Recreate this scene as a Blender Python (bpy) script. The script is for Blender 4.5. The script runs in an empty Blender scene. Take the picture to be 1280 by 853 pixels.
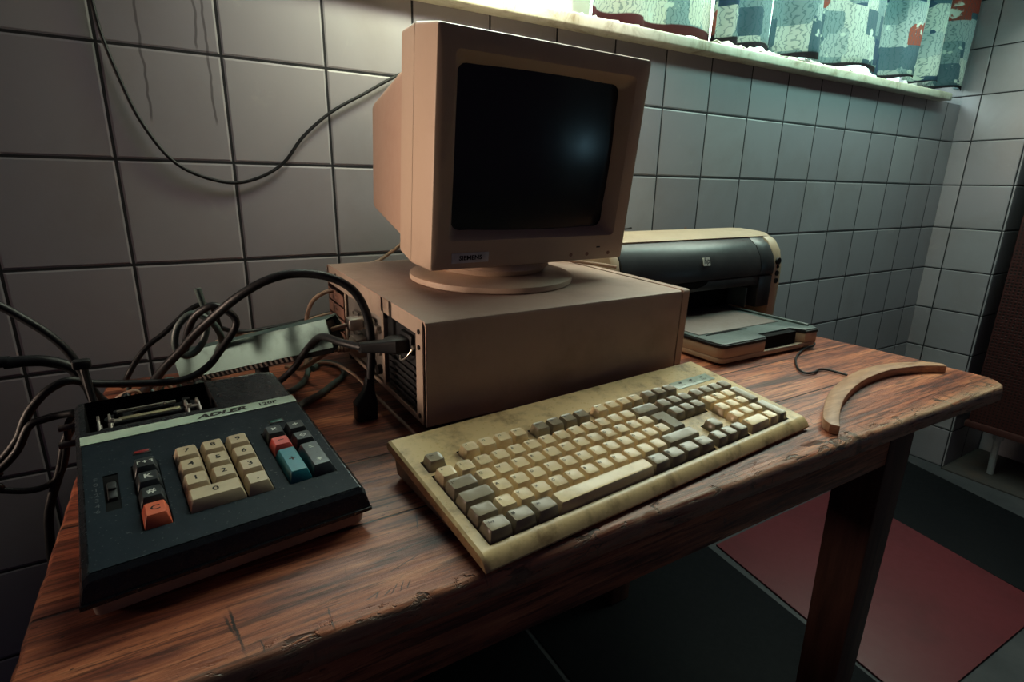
import bpy, bmesh, math, random
from mathutils import Vector, Matrix
random.seed(7)
C = bpy.context.scene.collection
PI = math.pi
SC = bpy.context.scene

# ------------------------------------------------------------------ camera
cam_d = bpy.data.cameras.new('camera'); cam = bpy.data.objects.new('camera', cam_d); C.objects.link(cam)
R0 = (0.85900383, -0.51168481, 0.01706076)
R1 = (-0.12649803, -0.24441653, -0.9613838)
R2 = (0.49609542, 0.82367422, -0.27468185)
cam.matrix_world = Matrix(((R0[0], -R1[0], -R2[0], 0.06516911), (R0[1], -R1[1], -R2[1], -0.98606856),
                           (R0[2], -R1[2], -R2[2], 1.02457045), (0, 0, 0, 1)))
cam_d.sensor_width = 36; cam_d.lens = 683.6738 / 1280 * 36; cam_d.clip_start = .02
SC.camera = cam
SC.view_settings.view_transform = 'Standard'; SC.view_settings.look = 'None'
SC.view_settings.gamma = 1; SC.view_settings.use_curve_mapping = False
SC.view_settings.exposure = 0.0

# ------------------------------------------------------------------ world and lights
w = bpy.data.worlds.new('world'); SC.world = w; w.use_nodes = True
w.node_tree.nodes['Background'].inputs[0].default_value = (.60, .44, .70, 1)
w.node_tree.nodes['Background'].inputs[1].default_value = .031
def area(name, loc, aim, sx, sy, power, col, spread=180):
    d = bpy.data.lights.new(name, 'AREA'); d.shape = 'ELLIPSE' if name == 'assumed_far_lamp' else 'RECTANGLE'; d.size = sx; d.size_y = sy
    d.energy = power; d.color = col; d.spread = math.radians(spread)
    o = bpy.data.objects.new(name, d); C.objects.link(o); o.location = loc
    o.rotation_euler = (Vector(aim) - Vector(loc)).to_track_quat('-Z', 'Y').to_euler()
    return o
area('daylight_outside', (1.35, 1.0, 2.1), (1.35, 0, 1.7), 2.4, 1.2, 55, (.88, 1, .95))
area('added_window_fill', (1.25, -.07, 1.80), (1.05, -.8, .9), 1.9, .6, 25, (.92, 1, .82))  # unseen lamp added on the room side of the curtains, imitating window daylight
area('curtain_fill', (.60, -.24, 1.50), (.56, 0, 1.22), .7, .10, 1.2, (1, .93, .86), 120)  # added lamp out in the room, standing in for light off the curtains
area('wall_fill_light', (.50, -.15, 1.44), (.49, -.02, 1.22), .34, .06, 1.5, (.88, 1, .58))  # added lamp close to the wall, brightening the tiles under the sill
area('curtain_fill_corner', (1.62, -.30, 1.60), (1.62, 0, 1.26), 1.1, .08, 3.4, (.50, 1, .85))  # added greenish lamp for the right-hand tiles, in place of curtain light
area('warm_left_light', (-1.3, -.17, 1.10), (.35, -.34, 1.0), .25, .6, .95, (1, .74, .56), 28)  # warm light from an unseen source at left, narrowed onto the monitor's side
area('assumed_far_lamp', (2.2, -1.83, .88), (.55, -.34, 1.08), .14, .14, .22, (.40, .80, 1))  # assumed bluish lamp out of view, placed for the spot reflected in the screen

# ------------------------------------------------------------------ material helpers
class NT:
    def __init__(s, name):
        s.m = bpy.data.materials.new(name); s.m.use_nodes = True; s.t = s.m.node_tree
        s.b = s.t.nodes['Principled BSDF']; s.out = s.t.nodes['Material Output']
    def n(s, kind, **kw):
        x = s.t.nodes.new(kind)
        for k, v in kw.items(): setattr(x, k, v)
        return x
    def l(s, a, b): s.t.links.new(a, b)
    def val(s, sock, v):
        if hasattr(v, 'type') and hasattr(v, 'is_output'): s.l(v, sock)
        else: sock.default_value = v
    def math(s, op, a, b=0.0, c=0.0):
        x = s.n('ShaderNodeMath', operation=op)
        s.val(x.inputs[0], a); s.val(x.inputs[1], b); s.val(x.inputs[2], c)
        return x.outputs[0]
    def mix(s, f, a, b, blend='MIX'):
        x = s.n('ShaderNodeMix', data_type='RGBA', blend_type=blend)
        s.val(x.inputs[0], f); s.val(x.inputs[6], a); s.val(x.inputs[7], b)
        return x.outputs[2]
    def coord(s):
        return s.n('ShaderNodeTexCoord').outputs['Object']
    def mapped(s, scale=(1, 1, 1), loc=(0, 0, 0), rot=(0, 0, 0)):
        mp = s.n('ShaderNodeMapping'); s.l(s.coord(), mp.inputs[0])
        mp.inputs['Scale'].default_value = scale; mp.inputs['Location'].default_value = loc; mp.inputs['Rotation'].default_value = rot
        return mp.outputs[0]
    def noise(s, vec, scale, detail=4, rough=.55, dist=0):
        x = s.n('ShaderNodeTexNoise'); s.l(vec, x.inputs['Vector'])
        x.inputs['Scale'].default_value = scale; x.inputs['Detail'].default_value = detail
        x.inputs['Roughness'].default_value = rough; x.inputs['Distortion'].default_value = dist
        return x.outputs[0]
    def ramp(s, fac, stops):
        x = s.n('ShaderNodeValToRGB'); s.l(fac, x.inputs[0]); e = x.color_ramp.elements
        while len(e) < len(stops): e.new(.5)
        for k, (p, c) in enumerate(stops):
            e[k].position = p; e[k].color = c if len(c) == 4 else (*c, 1)
        return x.outputs[0]
    def step(s, v, lo, hi):
        x = s.n('ShaderNodeMapRange', interpolation_type='SMOOTHSTEP'); s.val(x.inputs[0], v)
        x.inputs[1].default_value = lo; x.inputs[2].default_value = hi
        return x.outputs[0]
    def bump(s, h, strength=.2, dist=.001):
        x = s.n('ShaderNodeBump'); s.l(h, x.inputs['Height'])
        x.inputs['Strength'].default_value = strength; x.inputs['Distance'].default_value = dist
        s.l(x.outputs[0], s.b.inputs['Normal'])
    def base(s, v): s.val(s.b.inputs['Base Color'], v)
    def rough(s, v): s.val(s.b.inputs['Roughness'], v)

def c4(c): return (*c, 1) if len(c) == 3 else c
def plastic(name, col, dirt=(.1, .06, .04), amt=.35, rough=.45, scale=14, spec=.5, speck=0.0, bump=.05):
    t = NT(name); v = t.coord()
    n1 = t.noise(v, scale, 6, .62); n2 = t.noise(v, scale * 9, 3, .6)
    f = t.math('MULTIPLY', t.step(n1, .45, .75), amt)
    col2 = t.mix(f, c4(col), c4(dirt))
    if speck:
        n3 = t.noise(v, scale * 40, 2, .5)
        col2 = t.mix(t.math('MULTIPLY', t.step(n3, .66, .72), speck), col2, (.45, .47, .45, 1))
    t.base(col2)
    t.rough(t.math('ADD', t.math('MULTIPLY', n2, .25), rough - .1))
    t.b.inputs['Specular IOR Level'].default_value = spec
    t.bump(n2, bump, .001)
    return t.m
def metal(name, col, rough=.4, amt=.4, dirt=(.05, .035, .03)):
    t = NT(name); v = t.coord(); n = t.noise(v, 25, 5, .6)
    t.base(t.mix(t.math('MULTIPLY', t.step(n, .45, .8), amt), c4(col), c4(dirt)))
    t.b.inputs['Metallic'].default_value = .85; t.rough(t.math('ADD', t.math('MULTIPLY', n, .3), rough - .12))
    return t.m
def flat(name, col, rough=.5, spec=.4):
    t = NT(name); t.base(c4(col)); t.rough(rough); t.b.inputs['Specular IOR Level'].default_value = spec; return t.m

def tile_mat(name, ua, uo, va='Z', vo=0.0, stains=False):
    t = NT(name); sep = t.n('ShaderNodeSeparateXYZ'); v = t.coord(); t.l(v, sep.inputs[0])
    S = .15
    u = t.math('DIVIDE', t.math('SUBTRACT', sep.outputs[ua], uo), S)
    z = t.math('DIVIDE', t.math('SUBTRACT', sep.outputs['Z'], vo), S)
    def edge(q):   # distance to the nearest joint in metres
        fr = t.math('FRACT', t.math('ADD', q, 100.0))
        return t.math('MULTIPLY', t.math('MINIMUM', fr, t.math('SUBTRACT', 1.0, fr)), S)
    d = t.math('MINIMUM', edge(u), edge(z))
    wob = t.math('MULTIPLY', t.noise(v, 30, 3), .0006)
    d = t.math('SUBTRACT', d, wob)
    tile = t.step(d, .0014, .0019)
    cid = t.n('ShaderNodeCombineXYZ'); t.l(t.math('FLOOR', u), cid.inputs[0]); t.l(t.math('FLOOR', z), cid.inputs[1])
    wn = t.n('ShaderNodeTexWhiteNoise'); t.l(cid.outputs[0], wn.inputs['Vector'])
    base = t.mix(wn.outputs['Value'], (.27, .255, .285, 1), (.33, .315, .34, 1))
    n1 = t.noise(v, 3.5, 6, .65, .4); n2 = t.noise(v, 22, 5, .6, .6)
    base = t.mix(t.math('MULTIPLY', t.step(n1, .45, .75), .35), base, (.20, .165, .15, 1))
    base = t.mix(t.math('MULTIPLY', t.step(n2, .60, .78), .22), base, (.46, .43, .42, 1))
    if stains:
        def drip(x0, zlo, wd, amp):
            zz = t.n('ShaderNodeCombineXYZ'); t.l(sep.outputs['Z'], zz.inputs[2]); zz.inputs[0].default_value = x0 * 50
            off = t.math('MULTIPLY', t.math('SUBTRACT', t.noise(zz.outputs[0], 22, 2), .5), amp)
            a = t.math('ABSOLUTE', t.math('SUBTRACT', t.math('SUBTRACT', sep.outputs['X'], x0), off))
            return t.math('MULTIPLY', t.math('SUBTRACT', 1.0, t.step(a, wd * .4, wd)), t.step(sep.outputs['Z'], zlo, zlo + .012))
        for x0, zl in ((.051, 1.10), (.121, 1.20), (.133, 1.10)):
            base = t.mix(t.math('MULTIPLY', drip(x0, zl, .0022, .012), .62), base, (.05, .04, .045, 1))
        a = t.math('SUBTRACT', 1.0, t.step(t.math('ABSOLUTE', t.math('SUBTRACT', sep.outputs['X'], 1.166)), .002, .006))
        b = t.math('SUBTRACT', 1.0, t.step(t.math('ABSOLUTE', t.math('SUBTRACT', sep.outputs['Z'], .912)), .012, .02))
        base = t.mix(t.math('MULTIPLY', t.math('MULTIPLY', a, b), .8), base, (.42, .17, .07, 1))
    col = t.mix(tile, (.012, .012, .016, 1), base)
    t.base(col)
    t.rough(t.math('ADD', t.math('MULTIPLY', tile, -.52), t.math('ADD', .80, t.math('MULTIPLY', n2, .2))))
    h = t.math('ADD', t.step(d, .0012, .0045), t.math('MULTIPLY', n1, .12))
    t.bump(h, .55, .0022)
    return t.m

# ------------------------------------------------------------------ mesh helpers
def new_bm(): return bmesh.new()
def box(bm, x0, x1, y0, y1, z0, z1, bev=0.0, mi=0, seg=2, M=None):
    r = bmesh.ops.create_cube(bm, size=1)
    vs = r['verts']
    bmesh.ops.transform(bm, matrix=Matrix.Translation(((x0+x1)/2, (y0+y1)/2, (z0+z1)/2)) @ Matrix.Diagonal((x1-x0, y1-y0, z1-z0, 1)), verts=vs)
    fs = set(f for v in vs for f in v.link_faces)
    if bev > 0:
        es = list(set(e for v in vs for e in v.link_edges))
        rr = bmesh.ops.bevel(bm, geom=es, offset=bev, segments=seg, profile=.5, affect='EDGES', clamp_overlap=True)
        fs = set(f for f in fs if f.is_valid) | set(rr['faces'])
        vs = list(set(v for f in fs for v in f.verts))
    for f in fs: f.material_index = mi
    if M is not None: bmesh.ops.transform(bm, matrix=M, verts=vs)
    return vs
def prism(bm, pts, axis, lo, hi, mi=0, bev=0.0, M=None, shift=None):
    """extrude polygon pts along axis; pts are the two other coords in xyz order"""
    def mk(p, a, s=(0, 0)):
        p = (p[0] + s[0], p[1] + s[1])
        return {'x': (a, p[0], p[1]), 'y': (p[0], a, p[1]), 'z': (p[0], p[1], a)}[axis]
    a = [bm.verts.new(mk(p, lo)) for p in pts]; b = [bm.verts.new(mk(p, hi)) for p in pts]
    n = len(pts); fs = [bm.faces.new(a), bm.faces.new(b)]
    for i in range(n): fs.append(bm.faces.new((a[i], a[(i+1) % n], b[(i+1) % n], b[i])))
    bmesh.ops.recalc_face_normals(bm, faces=fs)
    vs = a + b
    if bev > 0:
        es = list(set(e for f in fs[:2] for e in f.edges))
        rr = bmesh.ops.bevel(bm, geom=es, offset=bev, segments=2, profile=.5, affect='EDGES', clamp_overlap=True)
        fs = [f for f in fs if f.is_valid] + rr['faces']
        vs = list(set(v for f in fs for v in f.verts))
    for f in fs: f.material_index = mi
    if M is not None: bmesh.ops.transform(bm, matrix=M, verts=vs)
    return vs
def loft(bm, rings, mi=0, cap=True, closed=True, M=None):
    R = [[bm.verts.new(p) for p in r] for r in rings]; n = len(R[0]); fs = []
    for a, b in zip(R, R[1:]):
        for i in range(n if closed else n - 1):
            fs.append(bm.faces.new((a[i], a[(i+1) % n], b[(i+1) % n], b[i])))
    if cap: fs.append(bm.faces.new(R[0])); fs.append(bm.faces.new(R[-1]))
    bmesh.ops.recalc_face_normals(bm, faces=fs)
    for f in fs: f.material_index = mi
    vs = [v for r in R for v in r]
    if M is not None: bmesh.ops.transform(bm, matrix=M, verts=vs)
    return vs
def rrect(cx, cy, hx, hy, r, n=3):
    out = []
    for qx, qy, a0 in ((1, 1, 0), (-1, 1, 90), (-1, -1, 180), (1, -1, 270)):
        for k in range(n + 1):
            a = math.radians(a0 + 90 * k / n)
            out.append((cx + qx * (hx - r) + r * math.cos(a), cy + qy * (hy - r) + r * math.sin(a)))
    return out
def cyl(bm, c, r, h, axis='z', n=24, mi=0, r2=None, M=None):
    r2 = r if r2 is None else r2
    def ring(rad, a):
        o = []
        for k in range(n):
            t = 2*PI*k/n; p, q = rad*math.cos(t), rad*math.sin(t)
            o.append({'z': (c[0]+p, c[1]+q, c[2]+a), 'y': (c[0]+p, c[1]+a, c[2]+q), 'x': (c[0]+a, c[1]+p, c[2]+q)}[axis])
        return o
    return loft(bm, [ring(r, 0), ring(r2, h)], mi, M=M)
def lathe(bm, prof, n=48, mi=0, M=None):
    return loft(bm, [[(r*math.cos(2*PI*k/n), r*math.sin(2*PI*k/n), z) for k in range(n)] for r, z in prof], mi, M=M)
def spline(pts, sub=8):
    P = [Vector(p) for p in pts]; P = [2*P[0]-P[1]] + P + [2*P[-1]-P[-2]]; out = []
    for i in range(1, len(P)-2):
        for k in range(sub):
            t = k/sub; a, b, c, d = P[i-1], P[i], P[i+1], P[i+2]
            out.append(.5*((2*b) + (c-a)*t + (2*a-5*b+4*c-d)*t*t + (3*b-a-3*c+d)*t**3))
    out.append(P[-2]); return out
def tube(bm, pts, r, n=10, mi=0, smooth=True, sub=8):
    P = spline(pts, sub) if smooth else [Vector(p) for p in pts]
    rings = []; up = None
    for i, p in enumerate(P):
        t = (P[min(i+1, len(P)-1)] - P[max(i-1, 0)]).normalized()
        if up is None:
            up = Vector((0, 0, 1)) if abs(t.z) < .9 else Vector((1, 0, 0))
        s = t.cross(up).normalized(); up = s.cross(t).normalized()
        rings.append([tuple(p + r*(math.cos(2*PI*k/n)*s + math.sin(2*PI*k/n)*up)) for k in range(n)])
    return loft(bm, rings, mi)
def grid_shell(bm, xs, ys, top, zbot, wells, mi=0, wmi=0, skip=None):
    """a body whose top is top(x, y), with rectangular wells (x0,x1,y0,y1,depth)"""
    xs = sorted(set(round(x, 6) for x in list(xs) + [q for w_ in wells for q in w_[:2]]))
    ys = sorted(set(round(y, 6) for y in list(ys) + [q for w_ in wells for q in w_[2:4]]))
    def depth(i, j):
        cx, cy = (xs[i]+xs[i+1])/2, (ys[j]+ys[j+1])/2
        for w_ in wells:
            if w_[0] < cx < w_[1] and w_[2] < cy < w_[3]: return w_[4]
        return 0.0
    cache = {}
    def V(x, y, z):
        k = (round(x, 6), round(y, 6), round(z, 6))
        if k not in cache: cache[k] = bm.verts.new(k)
        return cache[k]
    nx, ny = len(xs)-1, len(ys)-1; D = [[depth(i, j) for j in range(ny)] for i in range(nx)]; fs = []
    def quad(pts, m):
        vs = []
        for p in pts:
            v = V(*p)
            if v not in vs: vs.append(v)
        if len(vs) > 2:
            try: f = bm.faces.new(vs); f.material_index = m; fs.append(f)
            except ValueError: pass
    T = lambda i, j, d: (xs[i], ys[j], top(xs[i], ys[j]) - d)
    for i in range(nx):
        for j in range(ny):
            d = D[i][j]
            quad([T(i, j, d), T(i+1, j, d), T(i+1, j+1, d), T(i, j+1, d)], wmi if d else mi)
            for (di, dj, a, b) in ((1, 0, (i+1, j), (i+1, j+1)), (0, 1, (i+1, j+1), (i, j+1)), (-1, 0, (i, j+1), (i, j)), (0, -1, (i, j), (i+1, j))):
                ii, jj = i+di, j+dj
                if 0 <= ii < nx and 0 <= jj < ny:
                    e = D[ii][jj]
                    if e > d + 1e-9: quad([T(*a, d), T(*b, d), T(*b, e), T(*a, e)], wmi)
                else:
                    za, zb = zbot, zbot
                    quad([T(*a, d), T(*b, d), (xs[b[0]], ys[b[1]], zb), (xs[a[0]], ys[a[1]], za)], mi)
    bmesh.ops.recalc_face_normals(bm, faces=fs)
    return list(cache.values())

_tc = {}
def text_bm(bm, s, size, M, mi=0, ex=.0001, bold=0.0, shear=0.0, sx=1.0):
    k = (s, bold, shear)
    if k not in _tc:
        cu = bpy.data.curves.new('t', 'FONT'); cu.body = s; cu.align_x = 'CENTER'; cu.align_y = 'CENTER'
        cu.size = 1; cu.offset = bold; cu.shear = shear; cu.resolution_u = 2
        o = bpy.data.objects.new('t', cu); C.objects.link(o)
        dg = bpy.context.evaluated_depsgraph_get(); me = bpy.data.meshes.new_from_object(o.evaluated_get(dg))
        _tc[k] = ([tuple(v.co) for v in me.vertices], [tuple(p.vertices) for p in me.polygons])
        bpy.data.objects.remove(o); bpy.data.curves.remove(cu); bpy.data.meshes.remove(me)
    vs_, fs_ = _tc[k]
    vs = [bm.verts.new(M @ Vector((x*size*sx, y*size, ex))) for x, y, z in vs_]
    for f in fs_:
        try: q = bm.faces.new([vs[i] for i in f]); q.material_index = mi
        except ValueError: pass
    return vs

def build(name, bm, mats, parent=None, smooth=35, loc=None, M=None):
    me = bpy.data.meshes.new(name); bmesh.ops.remove_doubles(bm, verts=bm.verts, dist=1e-7)
    bm.to_mesh(me); bm.free()
    for m in (mats if isinstance(mats, (list, tuple)) else [mats]): me.materials.append(m)
    if smooth:
        for p in me.polygons: p.use_smooth = True
        me.set_sharp_from_angle(angle=math.radians(smooth))
    o = bpy.data.objects.new(name, me); C.objects.link(o)
    if parent: o.parent = parent
    if M is not None: o.matrix_world = M
    if loc: o.location = loc
    return o
def tag(o, label=None, cat=None, group=None, kind=None):
    if label: o['label'] = label
    if cat: o['category'] = cat
    if group: o['group'] = group
    if kind: o['kind'] = kind
    return o
def thing(name, label, cat, M=None, loc=None, group=None):
    o = bpy.data.objects.new(name, None); C.objects.link(o); o.empty_display_size = .05
    if M is not None: o.matrix_world = M
    if loc: o.location = loc
    return tag(o, label, cat, group)
def struct(name, bm, mats, smooth=35): return tag(build(name, bm, mats, smooth=smooth), kind='structure')
def frame(loc, yaw=0, pitch=0): return Matrix.Translation(loc) @ Matrix.Rotation(yaw, 4, 'Z') @ Matrix.Rotation(pitch, 4, 'X')

T = .74    # height of the table top
TX = Matrix.Rotation(PI/2, 4, 'X')      # text standing up, facing -y

# ------------------------------------------------------------------ room
m_tile_back = tile_mat('white_wall_tile_back', 'X', 0.0, stains=True)
m_tile_pier = tile_mat('white_wall_tile_pier', 'Y', -.057)
m_tile_ret = tile_mat('white_wall_tile_return', 'X', 2.492)
m_plaster = plastic('grey_plaster', (.30, .29, .28), rough=.8, scale=5, spec=.2)
def floor_mat():
    t = NT('concrete_floor'); v = t.coord(); n = t.noise(v, 6, 8, .65); n2 = t.noise(v, 40, 4)
    t.base(t.ramp(n, [(.3, (.03, .034, .04)), (.7, (.075, .078, .085))])); t.rough(.55); t.bump(n2, .15, .002); return t.m
bm = new_bm(); box(bm, -3, 3.6, -3, .3, -.1, 0); struct('floor', bm, floor_mat())
bm = new_bm()
WX0, WX1, WZ0, WZ1 = .10, 2.492, 1.343, 2.25
box(bm, -3, 3.6, 0, .22, 0, WZ0 - .02); box(bm, -3, WX0, 0, .22, WZ0 - .02, 2.6)
box(bm, WX1, 3.6, 0, .22, WZ0 - .02, 2.6); box(bm, WX0, WX1, 0, .22, WZ1, 2.6)
struct('wall_back', bm, m_tile_back)
bm = new_bm()
vs = box(bm, 2.492, 2.80, -.214, 0, 0, 2.6, .002)
for f in bm.faces:
    f.normal_update(); f.material_index = 1 if abs(f.normal.y) > .7 else 0
struct('wall_right', bm, [m_tile_pier, m_tile_ret])
m_tile_rec = tile_mat('white_wall_tile_recess', 'Y', -.214)
bm = new_bm(); box(bm, 2.80, 3.0, -3, 0, 0, 2.6); struct('wall_recess', bm, m_tile_rec)
bm = new_bm(); box(bm, 2.47, 2.80, -3, -.214, 0, .006, .001)
struct('trim_1', bm, plastic('recess_cement', (.05, .046, .045), rough=.8, scale=9, spec=.2))
# window sill, frame and panes
def sill_mat():
    t = NT('painted_sill'); v = t.coord(); n = t.noise(v, 14, 7, .7, .8); n2 = t.noise(v, 60, 4)
    c = t.ramp(n, [(.30, (.30, .24, .15)), (.48, (.62, .60, .48)), (.70, (.75, .74, .62))])
    t.base(c); t.rough(.35); t.bump(n, .3, .002); return t.m
bm = new_bm(); box(bm, .08, 2.335, -.036, .20, 1.321, 1.344, .004, seg=3)
bm2 = bm; struct('trim_2', bm2, sill_mat())
m_frame = flat('white_window_paint', (.6, .6, .55), .5)
bm = new_bm()
for x in (WX0, .88, 1.67, WX1 - .05): box(bm, x, x + .05, .13, .18, WZ0, WZ1, .004)
for z in (WZ0, WZ1 - .05): box(bm, WX0, WX1, .13, .18, z, z + .05, .004)
win = struct('window_1', bm, m_frame)
t = NT('window_glass'); t.b.inputs['Transmission Weight'].default_value = 1; t.rough(.02); t.base((.9, 1, .97, 1)); t.b.inputs['IOR'].default_value = 1.02
bm = new_bm(); box(bm, WX0 + .02, WX1 - .02, .153, .157, WZ0 + .03, WZ1 - .03)
build('window_pane', bm, t.m, win)
# daylight sky beyond the window
t = NT('overcast_sky'); em = t.n('ShaderNodeEmission'); em.inputs[0].default_value = (.75, 1, .93, 1); em.inputs[1].default_value = 3
t.l(em.outputs[0], t.out.inputs[0])
bm = new_bm(); box(bm, -2, 5.5, 1.6, 1.62, .3, 4.5)
tag(build('sky_backdrop', bm, t.m), kind='structure')

# ------------------------------------------------------------------ curtains
def curtain_mat(name, seed, pale, hem_z):
    t = NT(name); v = t.mapped((1, .25, .75), (seed, 0, 0)); sep = t.n('ShaderNodeSeparateXYZ'); t.l(t.coord(), sep.inputs[0])
    vo = t.n('ShaderNodeTexVoronoi', distance='CHEBYCHEV'); t.l(v, vo.inputs['Vector']); vo.inputs['Scale'].default_value = 20; vo.inputs['Randomness'].default_value = .45
    hs = t.n('ShaderNodeSeparateColor'); t.l(vo.outputs['Color'], hs.inputs[0])
    if pale:
        pal = [(.0, (.62, .66, .58)), (.45, (.70, .74, .66)), (.70, (.30, .42, .42)), (.86, (.68, .68, .60)), (.96, (.35, .06, .04))]
    else:
        pal = [(.0, (.26, .36, .37)), (.28, (.56, .61, .56)), (.52, (.10, .17, .21)), (.66, (.42, .50, .49)), (.86, (.36, .10, .07)), (.94, (.05, .10, .17))]
    x = t.n('ShaderNodeValToRGB'); x.color_ramp.interpolation = 'CONSTANT'; t.l(hs.outputs[0], x.inputs[0]); e = x.color_ramp.elements
    while len(e) < len(pal): e.new(.5)
    for k, (p, c) in enumerate(pal): e[k].position = p; e[k].color = (*c, 1)
    wv = t.n('ShaderNodeTexWave', wave_type='RINGS', rings_direction='SPHERICAL'); t.l(t.mapped((1, .2, 1), (-1.1 + seed, 0, -1.45)), wv.inputs['Vector'])
    wv.inputs['Scale'].default_value = 34; wv.inputs['Distortion'].default_value = 9; wv.inputs['Detail Scale'].default_value = 2.2
    line = t.step(wv.outputs['Fac'], .80, .93)
    col = t.mix(t.math('MULTIPLY', line, .55), x.outputs[0], (.05, .13, .15, 1))
    n = t.noise(t.mapped((1, .3, 1)), 24, 4); col = t.mix(t.step(n, .62, .66), col, (.62, .70, .63, 1))
    hem = t.math('SUBTRACT', 1.0, t.step(sep.outputs['Z'], hem_z, hem_z + .004))
    col = t.mix(hem, col, (.03, .025, .035, 1) if not pale else (.11, .025, .03, 1))
    t.base(col); t.rough(.85)
    tr = t.n('ShaderNodeBsdfTranslucent'); t.l(col, tr.inputs[0])
    ms = t.n('ShaderNodeMixShader'); ms.inputs[0].default_value = .42
    t.l(t.b.outputs[0], ms.inputs[1]); t.l(tr.outputs[0], ms.inputs[2]); t.l(ms.outputs[0], t.out.inputs[0])
    return t.m
def curtain(x0, x1, y, hem, ztop, wl, amp, mat, label, seed, lo=0.0):
    rnd = random.Random(seed); bm = new_bm(); nx = int((x1-x0)/.006); nz = 14; rows = []
    ph = [rnd.uniform(-1, 1) for _ in range(60)]
    for j in range(nz + 1):
        row = []
        for i in range(nx + 1):
            x = x0 + (x1-x0)*i/nx
            k = (x-x0)/wl; kk = k + .25*math.sin(k*1.7+ph[0])
            fold = math.sin(2*PI*kk); fold = math.copysign(abs(fold)**.6, fold)
            hz = hem + lo*(1 if math.sin(2*PI*kk+.8) > 0 else 0) + .004*math.sin(9*k) + .012*ph[int(kk) % 50]
            f = j/nz; z = hz + (ztop-hz)*f**1.3
            row.append(bm.verts.new((x + .006*math.sin(4*k+6*f), y + amp*fold*(1-.3*f) + .004*math.sin(7*k+5*f), z)))
        rows.append(row)
    for a, b in zip(rows, rows[1:]):
        for i in range(nx): bm.faces.new((a[i], a[i+1], b[i+1], b[i]))
    o = build('curtain', bm, mat, smooth=80)
    md = o.modifiers.new('thick', 'SOLIDIFY'); md.thickness = .0016; md.offset = 0
    return tag(o, label, 'curtain', 'curtains at the window')
curtain(.86, 1.235, .045, 1.362, 2.2, .19, .013, curtain_mat('pale_printed_curtain', .3, True, 1.385), 'pale printed curtain with a dark red hem, the left one hanging over the window sill', 3)
curtain(1.23, 1.44, .035, 1.366, 2.2, .10, .018, curtain_mat('maroon_patch_curtain', 4.7, False, 1.38), 'narrow bunched curtain in maroon and navy patches between the two wider curtains', 11)
curtain(1.44, 2.485, .012, 1.358, 2.2, .215, .036, curtain_mat('teal_patterned_curtain', 2.1, False, 1.372), 'wide teal and white patterned curtain hanging in deep folds near the room corner', 5, .012)
def cloth_strip(x0, x1, y, name, label, seed):
    rnd = random.Random(seed); bm = new_bm(); rows = []
    n = int((x1-x0)/.012)
    for j in range(5):
        rows.append([bm.verts.new((x0+(x1-x0)*i/n, y - .018 + .012*j + rnd.uniform(-.004, .004), 1.3455 + max(0, [.001, .010, .013, .010, .001][j] + rnd.uniform(-.004, .006)))) for i in range(n+1)])
    for a, b in zip(rows, rows[1:]):
        for i in range(n): bm.faces.new((a[i], a[i+1], b[i+1], b[i]))
    bmesh.ops.solidify(bm, geom=bm.faces[:], thickness=.0008)
    return tag(build(name, bm, plastic('white_cloth', (.75, .75, .66), amt=.2, rough=.8)), label, 'cloth', 'crumpled cloths on the window sill')
cloth_strip(.62, .98, .015, 'crumpled_cloth', 'crumpled white cloth lying on the left half of the window sill', 1)
cloth_strip(1.20, 1.78, .0, 'crumpled_cloth', 'crumpled white cloth bits on the sill below the maroon and teal curtains', 2)

# ------------------------------------------------------------------ radiator in the recess
m_rust = plastic('rust_brown_paint', (.045, .011, .009), dirt=(.02, .006, .006), rough=.5, scale=12)
def radiator():
    t = thing('radiator', 'dark rust brown radiator with perforated front in the wall recess', 'radiator', loc=(2.56, -.7, 0))
    I = Matrix.Translation((-2.56, .7, 0))
    tt = NT('perforated_sheet'); sep = tt.n('ShaderNodeSeparateXYZ'); tt.l(tt.coord(), sep.inputs[0])
    def cell(s): return tt.math('ABSOLUTE', tt.math('SUBTRACT', tt.math('FRACT', tt.math('MULTIPLY', tt.math('ADD', s, 5.0), 90)), .5))
    hole = tt.math('MULTIPLY', tt.math('SUBTRACT', 1.0, tt.step(cell(sep.outputs['Y']), .22, .30)), tt.math('SUBTRACT', 1.0, tt.step(cell(sep.outputs['Z']), .22, .30)))
    tt.base(tt.mix(hole, (.045, .010, .009, 1), (.006, .003, .003, 1))); tt.rough(.5); tt.bump(tt.math('SUBTRACT', 1.0, hole), .5, .002)
    bm = new_bm(); box(bm, 2.49, 2.505, -1.6, -.252, .20, 1.75, .003, M=I); build('front_panel', bm, tt.m, t)
    bm = new_bm(); box(bm, 2.505, 2.62, -1.59, -.262, .21, 1.74, .006, M=I); build('body', bm, m_rust, t)
    for z in (.19, 1.73):
        bm = new_bm(); box(bm, 2.482, 2.51, -1.61, -.245, z, z + .025, .003, M=I); build('edge_trim', bm, m_rust, t)
    m_pipe = plastic('grey_pipe_paint', (.30, .32, .34), rough=.4, scale=20)
    for y in (-.33, -.62):
        bm = new_bm(); tube(bm, [(2.56, y, .21), (2.56, y, .12), (2.57, y, .06), (2.58, y, .008)], .011)
        bmesh.ops.transform(bm, matrix=I, verts=bm.verts); build('pipe', bm, m_pipe, t)
        bm = new_bm(); cyl(bm, (2.56, y, .15), .017, .035, n=6, M=I); build('valve', bm, m_pipe, t)
radiator()

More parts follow.
